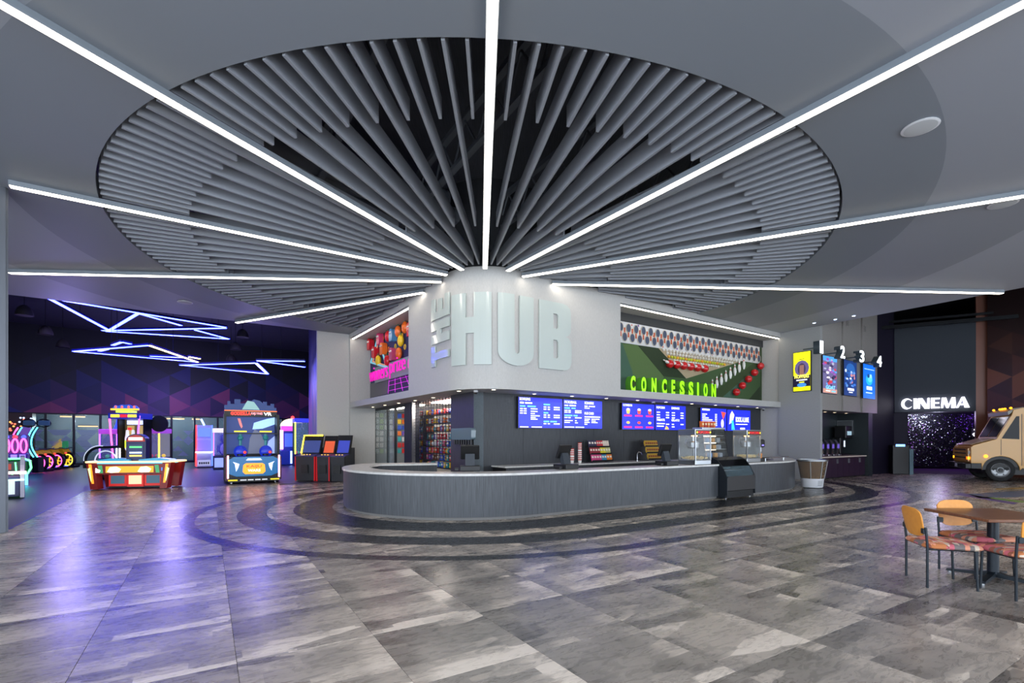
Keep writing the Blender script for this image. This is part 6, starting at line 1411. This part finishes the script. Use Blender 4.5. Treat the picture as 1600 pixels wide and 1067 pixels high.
# sequin wall
sq = thing('sequin_wall', 'shimmering wall of small silver discs inside the cinema entrance', 'wall panel', (*SQ.a, 0), SQ.rot)
MB().box(-.6, SQ.L, 0, .04, .1, 2.92).build('backing', mat('sequin backing', (24,24,34), .6), sq)
SM = mat('silver sequin', (170,174,184), .25, 1.)
m = MB(); rnd = random.Random(3); c_ = .05
for i in range(int(5.0/c_)):
    for j in range(int(2.78/c_)):
        x, z = -.5+i*c_+(c_/2 if j % 2 else 0), .15+j*c_; ax, az = rnd.gauss(0, .26), rnd.gauss(0, .26); r_ = .021
        n_ = Vector((ax, -1, az)).normalized(); a_ = n_.cross(Vector((0,0,1))).normalized(); b_ = n_.cross(a_)
        c0 = Vector((x, -.03, z)); m.add([c0+a_*r_, c0+b_*r_, c0-a_*r_, c0-b_*r_], [(0,1,2,3)])
o = m.build('sequins', SM, sq); o['kind'] = 'stuff'
q = SQ.p(SQ.t(1520)); o = thing('neon_scroll', 'small white neon scroll sign at the cinema wall end', 'neon light', (*SQ.p(SQ.t(1519), .14), 0), SQ.rot)
MB().tube([(.0,0,2.05),(.12,0,2.1),(.18,0,2.02),(.05,0,1.9),(-.05,0,1.82),(.0,0,1.74),(.15,0,1.78),(.2,0,1.86)], .022, 6).build('tube', WTN, o, True); MB().box(-.1, .25, .02, .085, 1.68, 2.15).build('backing', mat('deep purple wall', (28,18,38), .6), o)
o = thing('purple_light_box', 'purple light box under the cinema entrance ceiling', 'light', (q.x-.15, q.y-.9, 0), SQ.rot); MB().box(-.2, .3, 0, .3, 2.62, 2.75).build('diffuser', PUN, o); MB().box(-.22, .32, -.02, .32, 2.75, 2.93).build('housing', BLACK, o)
# ticket kiosk
q = gp(1407, 739); kq = Vector((q.x, q.y, 0)); kq = Vector((17.38, 21.95, 0))
o = thing('ticket_kiosk', 'black ticket kiosk with small blue display beside the cinema entrance', 'kiosk', kq, R(-20))
MB().rbox(-.32, .3, 0, .5, .0, 1.3, .02).build('body', BLACK, o); MB().box(-.2, .14, -.012, -.001, 1.24, 1.34).build('display', em('kiosk display', (110,160,255), 3.), o); MB().box(.31, .45, .0, .5, .0, 1.12).build('side_cabinet', mat('teal grey metal', (84,110,120), .4, .3), o); MB().prism([(.0,1.12),(.5,1.12),(.5,1.22)], .31, .45, 'x').build('sloped_top', mat('teal grey metal', (84,110,120), .4, .3), o); MB().box(-.25, .2, -.05, .0, 1.2, 1.24).build('ledge', BLACK, o)
for loc, e, c in (((21.5,24.6,2.6), 16, (.6,.15,1.)), ((21.9,25.3,2.75), 40, (.75,.8,1.)), ((16.0,20.6,2.3), 14, (.6,.2,1.))): lamp('cinema_fill_light', 'POINT', loc, e, c, .25)  # unseen point lights added to tint the entrance and brighten the sequins
# ================================================================ STEP VAN
VA = Wall((18.2,18.3), (18.2+.87,18.3-.48))
van = thing('step_van', 'mustard yellow step van with black bumper parked by the cinema', 'truck', (18.2,18.3,0), VA.rot)
YEL = mat('mustard van paint', (214,158,72), .32, coat=.4); VBL = mat('van black', (18,18,20), .45); VGL = mat('dark van glass', (14,18,24), .12, spec=.15); AMB = em('amber marker lamp', (255,160,30), 3.)
Wv = 2.1
def vbox(nm, prof, y0, y1, m, par=van, bev=.0): return MB().prism(prof, y0, y1, 'y').build(nm, m, par, bevel=bev)
wa = [(.52*math.cos(R(a)), .42+.52*math.sin(R(a))) for a in range(0, 181, 15)]         # wheel arch outline
side = [(-.84,.66),(-.84,1.28),(-.76,1.35),(-.12,1.58),(.30,2.47),(.34,2.66),(.60,2.74),(4.8,2.80),(4.8,.5),(.58,.5)]+wa+[(-.54,.66)]
vbox('body', side, 0, Wv, YEL, bev=.03)
hd = vbox('hood_crease', [(-.82,1.355),(-.14,1.60),(-.14,1.612),(-.82,1.367)], .12, Wv-.12, YEL)
fr = MB().box(-.90, -.845, .12, Wv-.12, .72, 1.22).build('grille', YEL, van)
for z in (.84, 1.0, 1.14): MB().box(-.91, -.901, .35, Wv-.35, z, z+.05).build('grille_slot', VBL, fr)
for y in (.2, Wv-.2):
    MB().lathe([(.11,0),(.115,.02),(.09,.045),(.01,.05)], 16).build('headlight', mat('lamp glass', (220,225,228), .1), van, True).matrix_local = Matrix.Translation((-.845, y, 1.06)) @ Matrix.Rotation(R(-90), 4, 'Y')
    MB().box(-.90, -.846, y-.09, y+.09, .80, .90).build('turn_signal', AMB, van)
MB().lathe([(.06,0),(.06,.02),(.01,.025)], 12).build('side_marker', AMB, van).matrix_local = Matrix.Translation((-.42, -.002, .93)) @ Matrix.Rotation(R(90), 4, 'X')
MB().rbox(-1.02, -.82, -.02, Wv+.02, .44, .66, .03).build('bumper', VBL, van); MB().box(-.82, -.5, .02, Wv-.02, .46, .66).build('valance', VBL, van)
MB().box(-1.03, -1.021, .9, 1.2, .48, .62).build('plate', mat('plate', (190,196,200), .4), van)
def slant(x0, z0, x1, z1, y0, y1, off, m, nm):
    d = Vector((x1-x0, z1-z0)).normalized(); n = Vector((-d.y, d.x))*off
    return MB().prism([(x0+n.x, z0+n.y), (x1+n.x, z1+n.y), (x1, z1), (x0, z0)], y0, y1, 'y').build(nm, m, van)
slant(-.08, 1.66, .27, 2.41, .14, Wv/2-.03, .012, VGL, 'windshield'); slant(-.08, 1.66, .27, 2.41, Wv/2+.03, Wv-.14, .012, VGL, 'windshield')
MB().prism([(.22,2.47),(.20,2.60),(.36,2.70),(.62,2.76),(.62,2.68),(.34,2.60)], .04, Wv-.04, 'y').build('visor', mat('grey visor', (150,146,136), .4), van)
for y in (.2, .75, 1.0, 1.25, Wv-.2): MB().ball((.33,y,2.735), .05, .9, 1.4, .8, 8, 5).build('marker_lamp', AMB, van, True)
vbox('quarter_window', [(.02,1.60),(.42,2.42),(.50,2.42),(.50,1.57)], -.012, -.001, VGL)
vbox('door_seam', [(.555,.6),(.57,.6),(.57,2.5),(.555,2.5)], -.006, -.001, VBL)
MB().box(.0, .012, -.006, -.001, .98, 1.56).build('door_seam', VBL, van)
d = vbox('side_door', [(.60,.62),(1.35,.62),(1.35,2.5),(.60,2.5)], -.02, -.001, YEL); MB().box(.68, 1.27, -.03, -.021, 1.5, 2.35).build('door_window', VGL, d)
for x0, x1, zz0, zz1 in ((.66,.69,1.46,2.38), (1.27,1.30,1.46,2.38), (.66,1.30,2.35,2.38), (.66,1.30,1.46,1.5)): MB().box(x0, x1, -.036, -.021, zz0, zz1).build('window_trim', CHROME, d)
MB().box(.64, .70, -.06, -.021, 1.28, 1.44).build('door_handle', CHROME, d)
MB().tube([(.5,-.04,1.5),(.5,-.3,1.6),(.48,-.32,1.9)], .015, 6).build('mirror_arm', CHROME, van) if False else None
TYRE = mat('tyre rubber', (26,26,27), .8); HUBC = mat('grey steel wheel', (150,152,154), .4, .6)
for x in (0, 3.3):
    for y, s in ((.0, 1), (Wv, -1)):
        t_ = MB().lathe([(.25,.11),(.275,.0),(.36,-.0),(.41,.03),(.42,.06),(.42,.2),(.38,.24),(.2,.24)], 28).build('wheel', TYRE, van, True); t_.matrix_local = Matrix.Translation((x, y+s*.02, .42)) @ Matrix.Rotation(R(-90*s), 4, 'X')
        h = MB().lathe([(.01,-.005),(.09,.005),(.12,.04),(.2,.05),(.25,.03),(.275,.005),(.275,.09)], 24).build('rim', HUBC, t_, True)
        for a in range(0, 360, 60): MB().ball((.185*math.cos(R(a)), .185*math.sin(R(a)), .046), .022, n=8, m=4).build('rim_hole', VBL, h)
        MB().lathe([(.06,-.03),(.075,-.02),(.08,.03)], 14).build('hub_cap', VBL, h)
MB().box(-.4, 4.6, .25, Wv-.25, .25, .5).build('chassis', VBL, van)
for x in (0, 3.3): MB().prism(wa+[(.50,.45),(-.50,.45)], .05, .5, 'y').build('wheel_well', VBL, van).location = (x, 0, 0)
# ================================================================ DINING TABLE AND CHAIRS
tb = thing('dining_table', 'square brown wood table on a black pedestal with four feet', 'table', (5.46,5.58,0), R(-2))
MB().rbox(-.43, .43, -.43, .43, .715, .75, .006).build('table_top', grain('walnut table top', (104,66,44), (132,86,58), 6, (1,9,1), .3), tb)
TM = mat('blue black powder coat', (30,38,46), .35, .4)
MB().cyl((0,0,.07), (0,0,.70), .052, n=20).build('column', TM, tb, True); MB().cyl((0,0,.69), (0,0,.714), .2, n=20).build('mount_plate', TM, tb)
for k in range(4):
    m = MB(); m.X = Matrix.Rotation(R(90*k+35), 4, 'Z'); m.prism([(.03,.035),(.03,.10),(.12,.075),(.40,.045),(.41,.02),(.36,.02)], -.032, .032, 'y'); f_ = m.build('foot', TM, tb)
    m = MB(); m.X = Matrix.Rotation(R(90*k+35), 4, 'Z'); m.cyl((.38,0,.001), (.38,0,.022), .02, n=10); m.build('glide', STEEL, f_)
SEATF = mat('patchwork upholstery', (200,110,100), .8)
tc = nd(SEATF, 'ShaderNodeTexCoord'); mp = nd(SEATF, 'ShaderNodeMapping'); mp.inputs['Scale'].default_value = (11, 26, 1); mp.inputs['Rotation'].default_value = (0,0,.35); lk(SEATF, tc.outputs['Object'], mp.inputs[0])
vo = nd(SEATF, 'ShaderNodeTexVoronoi', distance='CHEBYCHEV', Scale=1.0); vo.inputs['Randomness'].default_value = .55; lk(SEATF, mp.outputs[0], vo.inputs['Vector'])
sp = nd(SEATF, 'ShaderNodeSeparateColor'); lk(SEATF, vo.outputs['Color'], sp.inputs[0]); rr = ramp(SEATF, sp.outputs[0], [(0,(206,104,118)),(.22,(224,150,120)),(.4,(150,84,66)),(.58,(216,196,176)),(.72,(196,120,70)),(.86,(120,112,110))])
rr.node.color_ramp.interpolation = 'CONSTANT'; lk(SEATF, rr, bsdf(SEATF).inputs['Base Color'])
ORG = grain('orange vinyl', (226,148,56), (236,160,66), 20, (1,1,1), .45)
def make_chair(label, loc, fwd):
    o = thing('dining_chair', label, 'chair', (loc[0], loc[1], 0), math.atan2(fwd[1], fwd[0])+math.pi/2, 'dining chairs at the square table')
    n = 10; bm = bmesh.new()
    # seat pad: rounded trapezoid, domed
    def outline(s): 
        pts = []
        for cx, cy, a0, r_ in ((.21*s, -.20*s, -90, .07), (.19*s, .17*s, 0, .08), (-.19*s, .17*s, 90, .08), (-.21*s, -.20*s, 180, .07)): pts += [(cx+r_*s*math.cos(R(a0+a)), cy+r_*s*math.sin(R(a0+a))) for a in (0,22,45,67,90)]
        return pts
    m = MB(); ring_ = [(.94,.425),(1.0,.44),(1.0,.455),(.94,.475),(.75,.485),(.4,.488)]; k = 20
    m.v = [(x, y, z) for s, z in ring_ for x, y in outline(s)]; m.f = [tuple(range(k-1,-1,-1)), tuple(range(5*k, 6*k))]+[(r_*k+i, r_*k+(i+1) % k, r_*k+k+(i+1) % k, r_*k+k+i) for r_ in range(5) for i in range(k)]; m.m = [0]*len(m.f); m.c = [None]*len(m.f)
    m.build('seat', SEATF, o, True); MB().box(-.2, .2, -.2, .2, .41, .424).build('seat_pan', TM, o)
    # back panel: curved, rounded corners
    m = MB(); nx, nz = 12, 9
    for side_ in (0, 1):
        for j in range(nz):
            for i in range(nx):
                u = -1+2*i/(nx-1); v_ = j/(nz-1); hw = .235*(1-.10*(1-v_)); e = abs(2*v_-1)**6; hw *= (1-.16*e); z = .53+.31*v_; zz = z-.03*(abs(u)**4)*(1 if v_ > .5 else -1)*abs(2*v_-1)
                y = .235+.045*v_-.035*(1-u*u)*-1*.6+(-.012 if side_ == 0 else .012)*(1-.5*max(abs(u)**8, e)); m.v.append((u*hw, y, zz))
    for s_ in (0, 1):
        for j in range(nz-1):
            for i in range(nx-1):
                a = s_*nx*nz+j*nx+i; q_ = (a, a+1, a+nx+1, a+nx); m.f.append(q_ if s_ == 0 else q_[::-1])
    per = [i for i in range(nx)]+[j*nx+nx-1 for j in range(1, nz)]+[(nz-1)*nx+i for i in range(nx-2, -1, -1)]+[j*nx for j in range(nz-2, 0, -1)]
    for a, b in zip(per, per[1:]+per[:1]): m.f.append((b, a, a+nx*nz, b+nx*nz))
    m.m = [0]*len(m.f); m.c = [None]*len(m.f); m.build('backrest', ORG, o, True)
    for s in (-1, 1):
        MB().tube([(s*.235,-.215,.004),(s*.225,-.20,.43)], .0125, 10).build('leg', TM, o, True); MB().tube([(s*.245,.225,.004),(s*.245,.225,.45),(s*.245,.24,.645)], .0125, 10).build('leg', TM, o, True)
        MB().tube([(s*.225,-.2,.418),(s*.245,.225,.418)], .01, 8).build('side_rail', TM, o); MB().rbox(s*.215-.03, s*.215+.03, .225, .262, .575, .635, .005).build('bracket', TM, o)
    MB().tube([(-.225,-.2,.418),(.225,-.2,.418)], .01, 8).build('front_rail', TM, o)
    return o
make_chair('orange backed dining chair standing on the hub side of the table', (4.73,5.42), (.94,-.30))
make_chair('orange backed dining chair across the table seen face on', (5.48,5.80), (.05,-1))
make_chair('orange backed dining chair with its back to the open floor, tucked under the table', (5.22,5.02), (.12,1))
